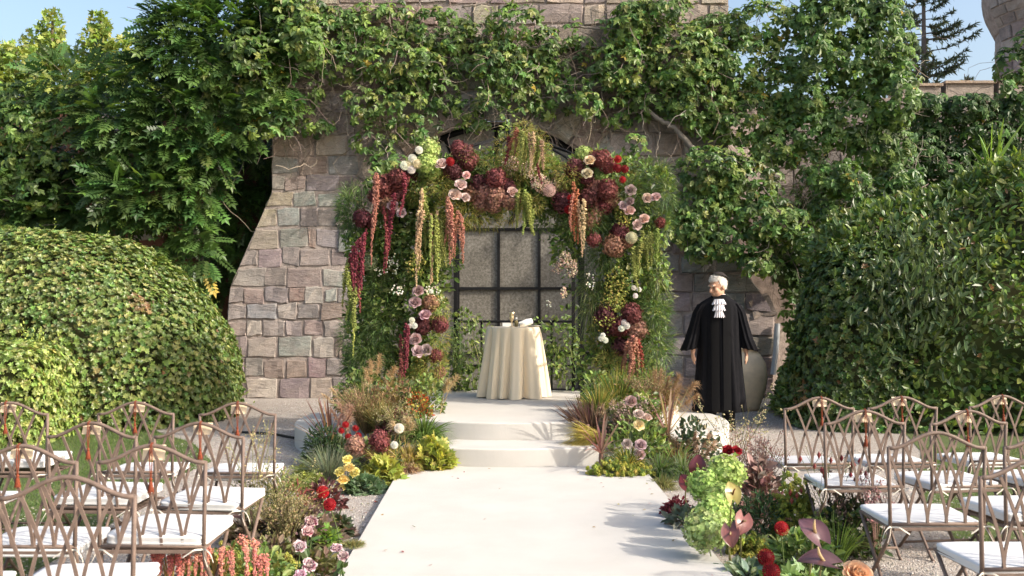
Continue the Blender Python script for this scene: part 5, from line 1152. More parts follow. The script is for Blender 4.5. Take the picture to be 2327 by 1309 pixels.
airy('tall wiry seed grass in front of the robed man', 1672, 8.2, 880, .34, [(.55, .50, .30), (.5, .46, .26)], 420, .006, 'seed_grass', stems=10)
# --- flowers along the right edge of the aisle
for px, py, Y, r, lab in [(1650, 1075, .42, 45, 'pale green hydrangea, highest in the right aisle flowers'), (1597, 1102, .36, 38, 'pale green hydrangea left of the yellow-green anthurium'), (1634, 1130, .32, 34, 'small green hydrangea tucked under the two upper ones'), (1604, 1205, .22, 52, 'largest pale green hydrangea overhanging the carpet edge'), (1624, 1165, .27, 43, 'green hydrangea between the upper pair and the largest one')]:
    bloom('hydrangea', lab, HYD, px, py, Y, r, GREENH if py < 1200 else (.50, .58, .28), 'green hydrangeas by the aisle', face=(-.2, -.8, .7))
anthurium('dark wine anthurium standing upright behind the green hydrangeas', 1586, 1062, .40, 42, (.13, .025, .03), (.36, .30, .10), (-.35, -1, .15), 0)
anthurium('yellow-green anthurium with red centre between the green hydrangeas', 1664, 1122, .42, 42, (.36, .30, .08), (.30, .14, .06), (.25, -1, .35), 0)
anthurium('glossy copper-pink anthurium, upper of the pair', 1688, 1185, .31, 46, (.26, .095, .08), (.5, .38, .2), (.3, -.8, .7), 2.6)
anthurium('glossy copper-pink anthurium, lower of the pair', 1660, 1212, .25, 44, (.24, .085, .075), (.5, .38, .2), (-.3, -.9, .6), 3.3)
anthurium('large mauve anthurium with pale spadix on the right', 1850, 1210, .42, 66, (.13, .058, .068), (.62, .48, .26), (.15, -.75, .75), .35)
anthurium('wide dull purple anthurium at the bottom edge on the right', 1868, 1276, .36, 74, (.10, .045, .05), (.6, .46, .25), (.1, -.35, .95), 1.0)
anthurium('dark red anthurium half hidden beside the cockscomb', 1560, 1098, .30, 34, (.20, .03, .03), (.5, .32, .1), (-.3, -1, .3), .6)
for px, py, Y, r, lab in [(1777, 1200, .40, 17, 'crimson ball dahlia on a tall stem among the hops'), (1741, 1266, .26, 20, 'crimson ball dahlia, upper of the overlapping pair'), (1753, 1298, .22, 21, 'crimson ball dahlia, lower of the overlapping pair')]: bloom('dahlia', lab, DAHL, px, py, Y, r, DRED if py > 1250 else RED, 'crimson dahlias by the right aisle')
for px, py, lab in [(1654, 1022, 'small red sweet-pea bloom, left one above the green hydrangeas'), (1675, 1024, 'small red sweet-pea bloom, right one above the green hydrangeas')]: bloom('red_blossom', lab, CARN, px, py, .55, 12, (.40, .02, .03), 'red blossoms by the right aisle')
hops('tall column of chartreuse hop cones on the right of the aisle', 1803, 6.25, 1062, .15, [(.38, .40, .08), (.46, .44, .11), (.30, .35, .06)], 420, .015, ry=.13)
hops('low chartreuse hop cones under the copper anthuriums', 1702, 6.05, 1212, .14, [(.30, .32, .06), (.36, .34, .08), (.22, .24, .05)], 150, .016)
hops('hop cones trailing down beside the mauve anthurium', 1858, 6.0, 1140, .09, [(.36, .39, .10), (.44, .44, .14)], 130, .013)
leafy('brown-pink smoke bush leaves in the right aisle flowers', 1722, 6.75, 1035, .16, [(.30, .19, .165), (.22, .14, .12), (.38, .27, .23)], 190, .09, 'leaf', 'smoke_bush', 'petal')
airy('pink-brown airy smoke bush haze above the right aisle flowers', 1720, 6.85, 968, .24, [(.44, .28, .24), (.36, .2, .18)], 900, .005, 'smoke_bush', stems=34, stemc=(.30, .20, .16))
airy('burgundy burnet heads on thin stems in front of the right chairs', 1888, 6.15, 1010, .26, [(.20, .035, .04), (.26, .06, .055)], 46, .016, 'burnet', stems=16)
airy('pink smoky plume flower beside the right chairs', 1990, 5.9, 1068, .08, [(.46, .26, .26), (.5, .32, .3)], 360, .0055, stems=14, stemc=(.3, .2, .17))
airy('mauve smoky plume flower left of the white chair cushion', 1915, 6.0, 1100, .10, [(.36, .24, .22), (.42, .3, .27)], 360, .0055, stems=14, stemc=(.3, .2, .17))
leafy('burgundy cockscomb drooping over the carpet edge', 1536, 6.85, 1128, .10, [(.17, .03, .04), (.22, .05, .06)], 220, .035, 'leaf', 'cockscomb', 'petal')
leafy('grey-green eucalyptus leaves under the cockscomb', 1560, 6.55, 1160, .13, [(.16, .21, .165), (.12, .16, .12), (.14, .12, .09)], 90, .075, 'leaf', 'eucalyptus')
leafy('dark ferny foliage in the middle of the right aisle flowers', 1728, 6.3, 1110, .24, [(.05, .10, .05), (.07, .13, .06), (.04, .075, .035)], 520, .055, 'narrow', 'fern')
leafy('dark small-leaved shrub at the foot of the right chairs', 1928, 6.0, 1120, .22, [(.04, .075, .03), (.06, .10, .04), (.08, .09, .05)], 420, .06, 'leaf')
leafy('mixed green filler behind the mauve anthurium', 1820, 5.5, 1190, .22, AG, 420, .06, 'leaf')
leafy('pale silver-green rosettes at the bottom right of the carpet', 1690, 5.5, 1290, .14, [(.22, .30, .21), (.28, .36, .26)], 120, .08, 'leaf', 'dusty_miller')
leafy('pale lettuce-green leaves at the bottom edge under the purple anthurium', 1830, 4.9, 1300, .22, [(.20, .30, .10), (.26, .36, .15), (.14, .22, .08)], 200, .08, 'palm', 'coral_bells')
bloom('rose', 'cream garden rose at the bottom edge on the right', ROSE, 1950, 1304, .16, 34, (.88, .66, .44), face=(0, -.5, .9))
tuft('fine green grass between hops and chair leg on the right', 1900, 5.85, 1150, FGREEN, 160, .5, .4, .004)
airy('white-flecked umbel among the right hop cones', 1868, 6.1, 1150, .08, [(.7, .68, .58)], 200, .007, stems=8)
# --- flowers along the left edge of the aisle
for px, py, r, lab in [(733, 1118, 15, 'crimson dahlia left of the carpet, upper of the pair'), (749, 1146, 15, 'crimson dahlia left of the carpet, lower of the pair')]: bloom('dahlia', lab, DAHL, px, py, .34, r, RED, 'crimson dahlias by the left aisle')
for px, py, r, lab in [(707, 1187, 15, 'highest of the group'), (700, 1207, 13, 'just below the highest'), (681, 1241, 14, 'leftmost of the group'), (765, 1245, 13, 'nearest the carpet'), (780, 1263, 12, 'reddest, at the right'), (703, 1284, 16, 'large one low in the group'), (682, 1306, 13, 'lowest, at the picture edge')]:
    bloom('carnation', f'purple carnation with white petal edges, {lab} left of the carpet', PICO, px, py, .27, r, (1, 1, 1), 'purple carnations by the left aisle')
leafy('brown dried leaves and stems massed left of the carpet', 680, 6.3, 1150, .26, DRY + [(.16, .10, .10)], 620, .065, 'leaf', 'dried_foliage', ry=.3)
leafy('grey-brown dried leaves under the white chair cushion on the left', 590, 6.3, 1165, .20, DRY, 320, .07, 'leaf', 'dried_foliage')
leafy('fresh green lobed leaves among the purple carnations', 735, 6.2, 1195, .09, [(.14, .26, .045), (.2, .3, .06)], 60, .065, 'palm', 'geranium_foliage')
leafy('dark foliage at the carpet edge below the crimson dahlias', 755, 6.5, 1170, .12, [(.05, .07, .03), (.15, .09, .08), (.07, .10, .05)], 200, .07, 'leaf')
airy('green umbel stems in front of the left chairs', 610, 6.5, 1060, .24, [(.30, .33, .13), (.38, .33, .18), (.24, .26, .1)], 900, .006, 'fennel', stems=40, stemc=(.22, .27, .08))
airy('tall thin grass stems rising through the left chairs', 575, 6.2, 935, .2, [(.5, .44, .24)], 160, .005, 'seed_grass', stems=8, stemc=(.3, .28, .14))
leafy('reddish feathered celosia beside the crimson dahlias', 668, 6.75, 1085, .17, [(.34, .10, .09), (.26, .09, .08), (.4, .2, .14), (.2, .18, .07)], 300, .05, 'narrow', 'celosia', 'petal')
leafy('dark plum leaves between celosia and yellow carnations', 735, 7.4, 1090, .16, WINE, 200, .06, 'leaf', 'smoke_bush')
tuft('fine straw-green grass at the bottom left of the carpet', 800, 5.98, 1235, [(.30, .27, .12), (.22, .24, .1)], 420, .8, .7, .004)
tuft('blue-green fescue at the bottom left corner of the carpet', 772, 5.85, 1275, FBLUE, 260, .8, .6, .004)
leafy('mixed olive filler under the purple carnations', 680, 5.6, 1250, .24, [(.10, .11, .04), (.14, .14, .05), (.16, .10, .07)], 420, .055, 'leaf', ry=.22)
hops('yellow-green hop clusters behind the pink amaranth', 520, 4.85, 1225, .20, [(.36, .36, .07), (.44, .40, .10), (.26, .3, .06)], 260, .014)
hops('yellow-green hop clusters at the bottom edge left of the carpet', 640, 5.4, 1250, .14, [(.34, .36, .08), (.42, .40, .1)], 160, .013)
hops('yellow hop clusters at the bottom left under the pink amaranth', 420, 4.75, 1262, .12, [(.36, .36, .07), (.42, .40, .1)], 130, .013)
leafy('green filler under the pink amaranth at the bottom left', 500, 4.8, 1270, .30, AG, 260, .06, 'leaf')
leafy('olive and tan leaves between the white cushions and the purple carnations', 600, 5.6, 1215, .26, DRY + [(.16, .19, .06)], 360, .06, 'leaf')
leafy('fresh green leaves behind the pink amaranth', 560, 5.2, 1225, .26, AG, 320, .055, 'leaf')
airy('tan seed heads among the dried leaves left of the carpet', 650, 6.0, 1090, .24, [(.40, .31, .18), (.3, .27, .12)], 700, .006, stems=36, stemc=(.24, .22, .1))
def amaranth_plant(label, px, Y, top, col, arcs):
    e, z = start('amaranth', label, 'amaranth', px, Y, 'pink amaranth at the bottom left'); h = top_h(top, Y, z); s = MB(); m = MB()
    for dx, L in arcs:
        h = top_h(top, Y, z) * R_.uniform(.82, 1.04)
        q = np.array([(0, 0, 0), (dx * .2, 0, h * .6), (dx * .6, -.02, h * .97), (dx * .9, -.04, h * .93), (dx, -.05, h * .78), (dx * 1.03, -.05, h * .78 - L)])
        u = np.linspace(0, 5, 40); q2 = np.stack([np.interp(u, np.arange(6), q[:, i]) for i in range(3)], 1)
        for _ in range(3): q2[1:-1] = (q2[:-2] + q2[1:-1] + q2[2:]) / 3
        s.add(*tube(q2[:26], np.linspace(.006, .003, 26), 5, False), (.40, .30, .09))
        n = 900; t = R_.uniform(20, 39, n); P = np.stack([np.interp(t, np.arange(40), q2[:, i]) for i in range(3)], 1); rad = .030 * (1.05 - np.clip((t - 19) / 20, 0, 1)) ** .6 * (.55 + .45 * np.sin(t * 2.3 + dx * 90)) * (.6 + .4 * np.sin(t * 5.1 + L * 70)) ; P += rdir(n) * (rad * R_.uniform(.5, 1, n))[:, None]; P[:, 2] = np.maximum(P[:, 2], .01)
        T = np.array([[1, 0, 0], [-1, 0, 0], [0, 1, 0], [0, -1, 0], [0, 0, 1.5], [0, 0, -1.5]]); F = [np.array([[0, 2, 4], [2, 1, 4], [1, 3, 4], [3, 0, 4], [2, 0, 5], [1, 2, 5], [3, 1, 5], [0, 3, 5]])]
        m.add(*scatter(T, F, P, frames(rdir(n), rdir(n)), R_.uniform(.0025, .006, n), jit(col, n, .25, .08)))
    s.build('stems', M['leaf'], e); m.build('tassels', M['petal'], e)
amaranth_plant('coral pink amaranth arching over, middle of the bottom left trio', 500, 4.7, 1212, (.60, .28, .22), [(-.10, .22), (-.05, .30), (-.16, .18), (.14, .26), (.07, .10), (-.13, .12), (.02, .16), (-.07, .24)])
amaranth_plant('pink amaranth tassel at the left of the bottom trio', 385, 4.6, 1245, (.62, .22, .20), [(.02, .26), (.06, .2), (-.03, .14), (-.06, .22)])
amaranth_plant('coral amaranth tassel at the right of the bottom trio', 575, 4.8, 1222, (.62, .27, .22), [(.05, .3), (.08, .22), (.02, .15)])
# ------------------------------------------------------------------ chairs
def make_chair():
    root = empty('iron_chair', (0, 0, 0)); HW, ZB, ZCn, ZA, D = .235, .437, .81, .885, .43; mi = M['chair_iron']
    arch = [(x, 0, ZCn + (ZA - ZCn) * (.5 + .5 * math.cos(math.pi * min(1, abs(x) / (HW * .93)))) ** .85) for x in np.linspace(-HW, HW, 25)]
    fr = MB()
    for s in (-1, 1): fr.add(*tube([(s * HW * .985, 0, ZB - .02), (s * HW, .002, .62), (s * HW * 1.02, 0, ZCn + .006)], .0092, 6))
    arch[0] = (-HW * 1.02, 0, ZCn); arch[-1] = (HW * 1.02, 0, ZCn); fr.add(*tube(arch, .0100, 6)); fr.build('back_frame', mi, root, True)
    MB().add(*tube([(-HW, 0, ZB), (HW, 0, ZB)], .009, 6)).build('lower_rail', mi, root, True)
    def arch_z(x): return ZCn + (ZA - ZCn) * (.5 + .5 * math.cos(math.pi * min(1, abs(x) / (HW * .93)))) ** .85
    for k in range(4):
        x0 = (-.30 + .2 * k) * 2 * HW
        for s in (-1, 1):
            pts = []
            for t in np.linspace(0, 1, 22):
                x = x0 + s * (.30 * 2 * HW) * (t ** 1.55); z = ZB + t * .44
                if abs(x) > HW * .995 or z > arch_z(x) - .004: break
                pts.append((x, .004 * s, z))
            pts = np.array(pts); w = .0065; tg = nrm(np.gradient(pts, axis=0)); sd = np.stack([tg[:, 2], 0 * tg[:, 0], -tg[:, 0]], 1) * w
            rings = np.stack([pts - sd + [0, -.0035, 0], pts + sd + [0, -.0035, 0], pts + sd + [0, .0035, 0], pts - sd + [0, .0035, 0]], 1)
            V, F = loft(rings); MB().add(V, F).build('lattice_bar', mi, root)
    for i in range(7):
        y = .02 + i * .066; MB().add(*box(-.205, .205, y, y + .034, .402, .410)).build('seat_slat', mi, root)
    sf = MB(); sf.add(*tube([(-.215, 0, .412), (.215, 0, .412), (.215, D, .412), (-.215, D, .412), (-.215, 0, .412)], .010, 5)); sf.build('seat_frame', mi, root)
    for s in (-1, 1):
        MB().add(*tube([(s * HW * .985, 0, ZB), (s * .232, .02, .36), (s * .232, .17, .20), (s * .232, .36, .01), (s * .232, .38, .0)], .010, 6)).build('leg', mi, root, True)
        MB().add(*tube([(s * .218, D - .02, .41), (s * .218, .22, .22), (s * .220, .03, .02), (s * .220, .0, .0)], .010, 6)).build('leg', mi, root, True)
    for y, z, x in ((.335, .04, .232), (.06, .06, .219)): MB().add(*tube([(-x, y, z), (x, y, z)], .008, 6)).build('stretcher', mi, root, True)
    # cushion: soft slab with piping
    nx, ny = 12, 12; w, d, th = .228, .225, .044; V = []; 
    def se(a): c, s_ = math.cos(a), math.sin(a); p = .16; return (math.copysign(abs(c) ** p, c), math.copysign(abs(s_) ** p, s_))
    ang = np.linspace(0, 2 * math.pi, 48, endpoint=False) + .01; prof = [(.0, .0), (.9, .0), (.985, .006), (1.0, .014), (.985, .02), (.99, th * .5), (.985, th - .012), (1.0, th - .006), (.985, th + .002), (.9, th + .006), (.5, th + .012), (.0, th + .014)]
    rings = [[(se(a)[0] * w * r, se(a)[1] * d * r + .228, z) for a in ang] for r, z in prof]; V, F = loft(rings); V[:, 2] += .418; V[:, 2] += .004 * np.sin(V[:, 0] * 17) * np.sin(V[:, 1] * 13)
    MB().add(V, F).build('cushion', M['cushion'], root, True)
    for s in (-1, 1):
        tb = MB(); kn = np.array([s * .232, -.012, .425])
        for q in ([(0, 0, 0), (s * .02, -.025, .008), (s * .045, -.03, -.015), (s * .055, -.03, -.05)], [(0, 0, 0), (-s * .03, -.025, .006), (-s * .055, -.028, -.012), (-s * .08, -.028, -.028)], [(0, 0, 0), (s * .012, -.02, -.03), (s * .03, -.03, -.07)], [(0, 0, 0), (s * .0, .02, .012), (-s * .03, .05, .016)]):
            u = np.linspace(0, len(q) - 1, 10); qq = np.array(q, float); q2 = np.stack([np.interp(u, np.arange(len(q)), qq[:, i]) for i in range(3)], 1); q2[1:-1] = (q2[:-2] + q2[1:-1] + q2[2:]) / 3
            sdv = np.array([0, .35, 1.]) * .0035; V, F = loft(np.stack([q2 + kn - sdv, q2 + kn + sdv], 1), False); tb.add(V, F)
        tb.build('cushion_tie', M['tie'], root)
    return root
def make_card():
    root = empty('program_card', (0, 0, 0)); V = np.array([[-.050, .012, -.064], [.050, .010, -.064], [.050, .030, .0], [-.050, .032, .0]]); V2 = V + [0, .004, 0]
    MB().add(np.concatenate([V, V2]), [np.array([[0, 1, 2, 3], [5, 4, 7, 6], [0, 4, 5, 1], [1, 5, 6, 2], [2, 6, 7, 3], [3, 7, 4, 0]])]).build('card', M['card'], root)
    c = MB()
    for dx in (-.003, .003): c.add(*tube([(dx, .012, -.01), (dx, .0, .013), (dx, -.016, .004), (dx * 2, -.018, -.06), (dx * .5, -.018, -.135)], .0022, 5, False))
    c.build('cord', M['tassel'], root)
    t = MB(); t.add(*lathe([(.001, .0), (.006, -.003), (.008, -.010), (.005, -.017), (.008, -.024), (.013, -.062), (.002, -.062)], 12)); V = t.V[0]; V[:, 1] += -.018; V[:, 2] += -.133; 
    n = 30; a = R_.uniform(0, 6.28, n); P0 = np.column_stack([.004 * np.cos(a), -.018 + .004 * np.sin(a), np.full(n, -.15)]); t.add(*ribbons(P0, np.column_stack([np.cos(a) * .22, np.sin(a) * .22, -np.ones(n)]), R_.uniform(.045, .062, n), 0, .003, 2, np.ones((n, 3))))
    t.build('tassel', M['tassel'], root); return root
def copy_tree(o, parent=None):
    c = o.copy(); C.objects.link(c); c.parent = parent
    for ch in list(o.children): copy_tree(ch, c)
    return c
CH0 = make_chair(); CD0 = make_card(); first = [True]
# row, side, X, Y, turn, label of the chair, label of the card (None: none seen)
CHAIRS = [
 (-1.755, 6.36, 2, 'aisle chair of the front left row', 'farthest row on the left, aisle seat'), (-2.42, 6.40, 1, 'second chair from the aisle in the front left row', 'farthest row on the left, second seat'), (-3.22, 6.38, 0, 'chair cut by the left edge in the front left row', 'farthest row on the left, at the picture edge'),
 (-1.66, 5.27, -3, 'aisle chair of the second left row', 'second left row, aisle seat'), (-2.23, 5.28, -3, 'second chair from the aisle in the second left row', 'second left row, second seat'), (-3.02, 5.25, 0, 'chair beyond the left edge in the second left row', None),
 (-1.605, 4.43, 0, 'aisle chair of the third left row', 'third left row, aisle seat'), (-2.175, 4.42, 0, 'second chair from the aisle in the third left row', 'third left row, second seat'),
 (-1.62, 3.62, 5, 'nearest chair on the left, its seat cut by the bottom edge', None), (-2.22, 3.60, 4, 'chair at the bottom left corner of which only the cushion shows', None),
 (2.075, 6.72, 5, 'aisle chair of the front right row', 'farthest row on the right, aisle seat'), (2.655, 6.76, 5, 'second chair from the aisle in the front right row', 'farthest row on the right, second seat'), (3.38, 6.86, 8, 'third chair of the front right row, cut by the right edge', 'farthest row on the right, third seat'),
 (2.085, 5.88, 2, 'aisle chair of the second right row', 'second right row, aisle seat'), (2.70, 5.88, 8, 'second chair from the aisle in the second right row', 'second right row, second seat'), (3.28, 5.9, 8, 'third chair of the second right row at the right edge', None),
 (2.085, 4.88, 2, 'aisle chair of the third right row', None), (2.66, 4.90, 3, 'second chair of the third right row, cut by the right edge', None),
 (2.14, 4.05, 3, 'nearest chair on the right, cut by the right edge', None)]
for i, (X, Y, turn, lab, clab) in enumerate(CHAIRS):
    o = CH0 if i == 0 else copy_tree(CH0); o.location = (X, Y, 0); o.rotation_euler = (0, 0, math.radians(turn + R_.normal(0, .6)))
    for ch in o.children:
        if ch.name.startswith('cushion') and 'tie' not in ch.name: ch.location = (R_.normal(0, .006), R_.normal(0, .008), 0); ch.rotation_euler = (R_.normal(0, .006), R_.normal(0, .008), R_.normal(0, .03)); ch.scale = (R_.uniform(.97, 1.02), R_.uniform(.97, 1.02), R_.uniform(.92, 1.1))
    tag(o, 'iron lattice chair, ' + lab, 'chair', 'iron chairs facing the stage')
    if clab:
        c = CD0 if first[0] else copy_tree(CD0); first[0] = False; dx = R_.normal(0, .014); c.scale = (1, 1, R_.uniform(.9, 1.12)); c.location = (X + dx, Y, .885); c.rotation_euler = (0, 0, o.rotation_euler[2])
        tag(c, 'cream tasselled card on a chair, ' + clab, 'program card', 'program cards hung on the chairs')

# ------------------------------------------------------------------ draped table and what stands on it
TX, TY, TZ = at(1166, 0, 12.15)[0], 12.15, Z2
tb = empty('draped_table', (TX, TY, TZ)); tag(tb, 'round high table under a champagne satin cloth beneath the flower arch', 'table')
HT, RT, RB = .855, .325, .395
ang = np.linspace(0, 2 * np.pi, 240, endpoint=False); rings = [[(0.001 * math.cos(a), .001 * math.sin(a), HT) for a in ang], [(RT * .9 * math.cos(a), RT * .9 * math.sin(a), HT) for a in ang], [((RT - .004) * math.cos(a), (RT - .004) * math.sin(a), HT - .001) for a in ang]]
fold = lambda a: (2 * abs(math.sin(6.5 * a + .9 + .5 * math.sin(3 * a))) ** .7 - 1.2) * .75 + .30 * math.sin(9 * a + 2.1) + .18 * math.sin(23 * a + .2)
for u in np.linspace(.02, 1, 22):
    amp = .085 * u ** .7; rr = RT + (RB - RT) * u ** 1.1
    rings.append([((rr + amp * fold(a + .06 * u) + .010 * u * math.sin(31 * a)) * math.cos(a + .03 * math.sin(5 * a) * u), (rr + amp * fold(a + .06 * u)) * math.sin(a), HT - .004 - (HT - .012) * u + .006 * u * math.sin(9 * a)) for a in ang])
V, F = loft(rings); MB().add(V, F).build('tablecloth', M['satin'], tb, True)
MB().add(*tube([(0, 0, 0), (0, 0, HT - .03)], .03, 10)).build('pedestal', M['black_iron'], tb)
MB().add(*tube([(0, 0, HT - .03), (0, 0, HT - .004)], RT - .01, 40)).build('tabletop', simple('plywood', (.4, .28, .17), .7), tb)
zt_ = TZ + HT + .002
gold = simple('pale_gold_metal', (.78, .62, .38), .3, .85, .5)
def tput(px): return at(px, 0, TY - .05)[0]
m = MB(); m.add(*lathe([(.001, 0), (.034, 0), (.034, .004), (.008, .012), (.006, .06), (.014, .07), (.02, .085), (.030, .11), (.022, .125), (.026, .15), (.040, .178), (.037, .178), (.022, .15), (.016, .125), (.001, .11)], 28)); o = m.build('goblet', gold, None, True); o.location = (tput(1163), TY - .12, zt_); tag(o, 'slender pale gold goblet standing on the draped table', 'goblet')
glass, n_, b_ = new_mat('amber_glass'); b_.inputs['Base Color'].default_value = (.30, .24, .10, 1); b_.inputs['Roughness'].default_value = .12; b_.inputs['Transmission Weight'].default_value = .5
bo = empty('small_bottle', (tput(1173), TY - .06, zt_)); tag(bo, 'small olive glass bottle with white cap beside the goblet', 'bottle')
MB().add(*lathe([(.001, 0), (.020, 0), (.021, .004), (.021, .065), (.016, .078), (.010, .084), (.010, .095)], 24)).build('bottle_body', glass, bo, True); MB().add(*lathe([(.0105, .086), (.0125, .086), (.0125, .112), (.001, .114)], 20)).build('cap', simple('white_plastic', (.8, .8, .78), .4), bo, True)
nk = MB(); u = np.linspace(0, 1, 14); prof = np.column_stack([-.085 + .17 * u, .038 * (.75 + .3 * np.sin(u * 2.6))]); V, F = lathe(np.column_stack([prof[:, 1], prof[:, 0]]), 28); V = V[:, [2, 1, 0]]; ca, sa = math.cos(.25), math.sin(.25); V = np.stack([V[:, 0] * ca - V[:, 2] * sa, V[:, 1] + .004 * np.sin(V[:, 0] * 60), V[:, 0] * sa + V[:, 2] * ca], 1); V[:, 2] -= V[:, 2].min(); nk.add(V, F)
V2, F2 = tube([(-.08, -.02, .03), (-.02, -.035, .045), (.05, -.02, .065)], .014, 6); nk.add(V2, F2)
o = nk.build('wrapped_glass', simple('white_napkin', (.82, .80, .76), .85, 0, .1, (60, .5, .01)), None, True); o.location = (tput(1194), TY - .08, zt_); o.rotation_euler = (0, 0, .35); tag(o, 'white napkin rolled round a glass lying on the draped table', 'napkin')
m = MB(); m.add(*box(-.055, .055, -.002, .002, .0, .048)); o = m.build('folded_card', simple('white_card', (.82, .8, .76), .7)); o.location = (tput(1152), TY + .02, zt_); o.rotation_euler = (-.2, 0, 0); m2 = MB().add(*box(-.055, .055, -.002, .002, 0, .048)); b2 = m2.build('back_leaf', o.data.materials[0], o); b2.location = (0, .02, 0); b2.rotation_euler = (.5, 0, 0); tag(o, 'small white folded card on the draped table left of the goblet', 'card')
m = MB(); m.add(*lathe([(.001, .004), (.06, .004), (.085, .012), (.088, .014), (.06, .001), (.001, .001)], 32)); o = m.build('small_plate', simple('white_china', (.82, .82, .8), .2), None, True); o.location = (tput(1213), TY - .02, zt_); tag(o, 'small white plate at the right of the draped table', 'plate')

# ------------------------------------------------------------------ robed man
PX, PY = 2.50, 12.0
man = empty('person', (PX, PY, 0), math.radians(-4)); tag(man, 'white-haired man in a long black robe and white ruffled jabot by the stage, looking left', 'person')
skin = simple('skin', (.52, .30, .205), .55, 0, .3, (70, .15, .004), .08, 30)
def capsule(m, p, q, r0, r1, n=6):
    p, q = np.array(p, float), np.array(q, float); d = nrm(q - p); t = np.linspace(-1, 1, 5); pts = []; rr = []
    for a in np.linspace(-math.pi / 2, 0, 4): pts.append(p + d * math.sin(a) * r0); rr.append(max(r0 * math.cos(a), r0 * .05))
    for a in np.linspace(0, math.pi / 2, 4): pts.append(q + d * math.sin(a) * r1); rr.append(max(r1 * math.cos(a), r1 * .05))
    m.add(*tube(pts, rr, 12))
def ellipsoid(m, c, r, R=None, n=20):
    th = np.linspace(0, math.pi, n); V, F = lathe(np.column_stack([np.maximum(np.sin(th), .01), np.cos(th)])[::-1], 24); V = V * np.array(r)
    if R is not None: V = V @ np.array(R).T
    m.add(V + np.array(c), F)
bd = MB()
HR = Matrix.Rotation(math.radians(-58), 3, 'Z') @ Matrix.Rotation(math.radians(15), 3, 'X')    # head turned to his right (picture left)
HC = np.array([-.02, -.03, 1.735])
def hp(x, y, z): return HC + np.array(HR @ Vector((x, y, z)))
Hm = np.array([list(r) for r in HR])
ellipsoid(bd, HC + Hm @ [0, .012, .035], (.082, .104, .108), Hm); ellipsoid(bd, hp(0, -.03, -.055), (.066, .072, .080), Hm); ellipsoid(bd, hp(0, -.058, -.098), (.042, .040, .032), Hm)
ellipsoid(bd, hp(0, -.088, .035), (.058, .022, .018), Hm)                                   # brow
capsule(bd, hp(0, -.098, .015), hp(0, -.122, -.032), .011, .018); ellipsoid(bd, hp(0, -.108, -.036), (.023, .016, .011), Hm)   # nose
for s in (-1, 1):
    ellipsoid(bd, hp(s * .045, -.072, -.022), (.026, .026, .026), Hm); ellipsoid(bd, hp(s * .084, .014, -.012), (.010, .022, .034), Hm)   # cheek, ear
ellipsoid(bd, hp(0, -.100, -.066), (.028, .012, .008), Hm); ellipsoid(bd, hp(0, -.098, -.080), (.025, .012, .008), Hm)       # lips
capsule(bd, (0, .0, 1.48), hp(0, .01, -.05), .064, .060)
ellipsoid(bd, (0, .01, 1.30), (.20, .125, .26)); ellipsoid(bd, (0, 0, 1.02), (.185, .135, .22)); capsule(bd, (-.14, .01, 1.435), (.14, .01, 1.435), .055, .055)
for s in (-1, 1):
    sh = np.array([s * .20, .01, 1.45]); elb = np.array([s * .30, .03, 1.13]); wr_ = np.array([s * .315, -.03, .955]); capsule(bd, sh, elb, .045, .04); capsule(bd, elb, wr_, .043, .029)
    hp0 = wr_ + np.array([0, -.005, -.015]); palm = wr_ + np.array([s * .004, -.012, -.085]); ellipsoid(bd, (hp0 + palm) / 2, (.021, .040, .058))
    for k, (oy, L) in enumerate([(-.034, .068), (-.013, .080), (.010, .074), (.031, .058)]):
        k0 = palm + np.array([0, oy, .012]); k1 = k0 + np.array([-s * .004, -.004, -L * .5]); k2 = k1 + np.array([-s * .016, -.008, -L * .48]); capsule(bd, k0, k1, .0105, .0098); capsule(bd, k1, k2, .0096, .0082)
    t0 = hp0 + np.array([-s * .004, -.030, -.028]); t1 = t0 + np.array([-s * .008, -.024, -.032]); t2 = t1 + np.array([-s * .006, -.006, -.032]); capsule(bd, t0, t1, .0125, .0115); capsule(bd, t1, t2, .0112, .009)
    hip = np.array([s * .10, .01, .92]); kn = np.array([s * .11, -.005, .50]); an = np.array([s * (.12 if s > 0 else .10), .02, .09]); capsule(bd, hip, kn, .095, .065); capsule(bd, kn, an, .06, .042); capsule(bd, an, an + [s * .01, -.10, -.045], .045, .035)
bo_ = bd.build('body', skin, man, True)
rm = bo_.modifiers.new('Remesh', 'REMESH'); rm.mode = 'VOXEL'; rm.voxel_size = .0065; rm.use_smooth_shade = True
sm = bo_.modifiers.new('Smooth', 'SMOOTH'); sm.iterations = 3; sm.factor = .4
dg = bpy.context.evaluated_depsgraph_get(); me = bpy.data.meshes.new_from_object(bo_.evaluated_get(dg)); bo_.modifiers.clear(); bo_.data = me
if not me.materials: me.materials.append(skin)
hairm = simple('white_hair', (.74, .70, .64), .6, 0, .3, (60, .35, .01), .12, 60)
hr = MB(); n = 8000; d = rdir(n); d = d[(d[:, 2] > -.55)]; 
keep = ~(d @ np.array([0, .5, .866]) > math.cos(.66)) & ~((d[:, 1] < -.35) & (d[:, 2] < .52)) & ~((np.abs(d[:, 0]) > .55) & (d[:, 1] < -.12) & (d[:, 2] < .15)); d = d[keep]; n = len(d)
P = d * [.087, .110, .114] + [0, .012, .036]; fl = nrm(np.cross(np.cross(d, [0, -.4, 1]), d) * -1 + R_.normal(0, .25, (n, 3))); V, F, c = ribbons(P, fl + d * .04, R_.uniform(.018, .034, n), .12, .005, 3, np.ones((n, 3)), side=d); V = V @ Hm.T + HC; hr.add(V, F)
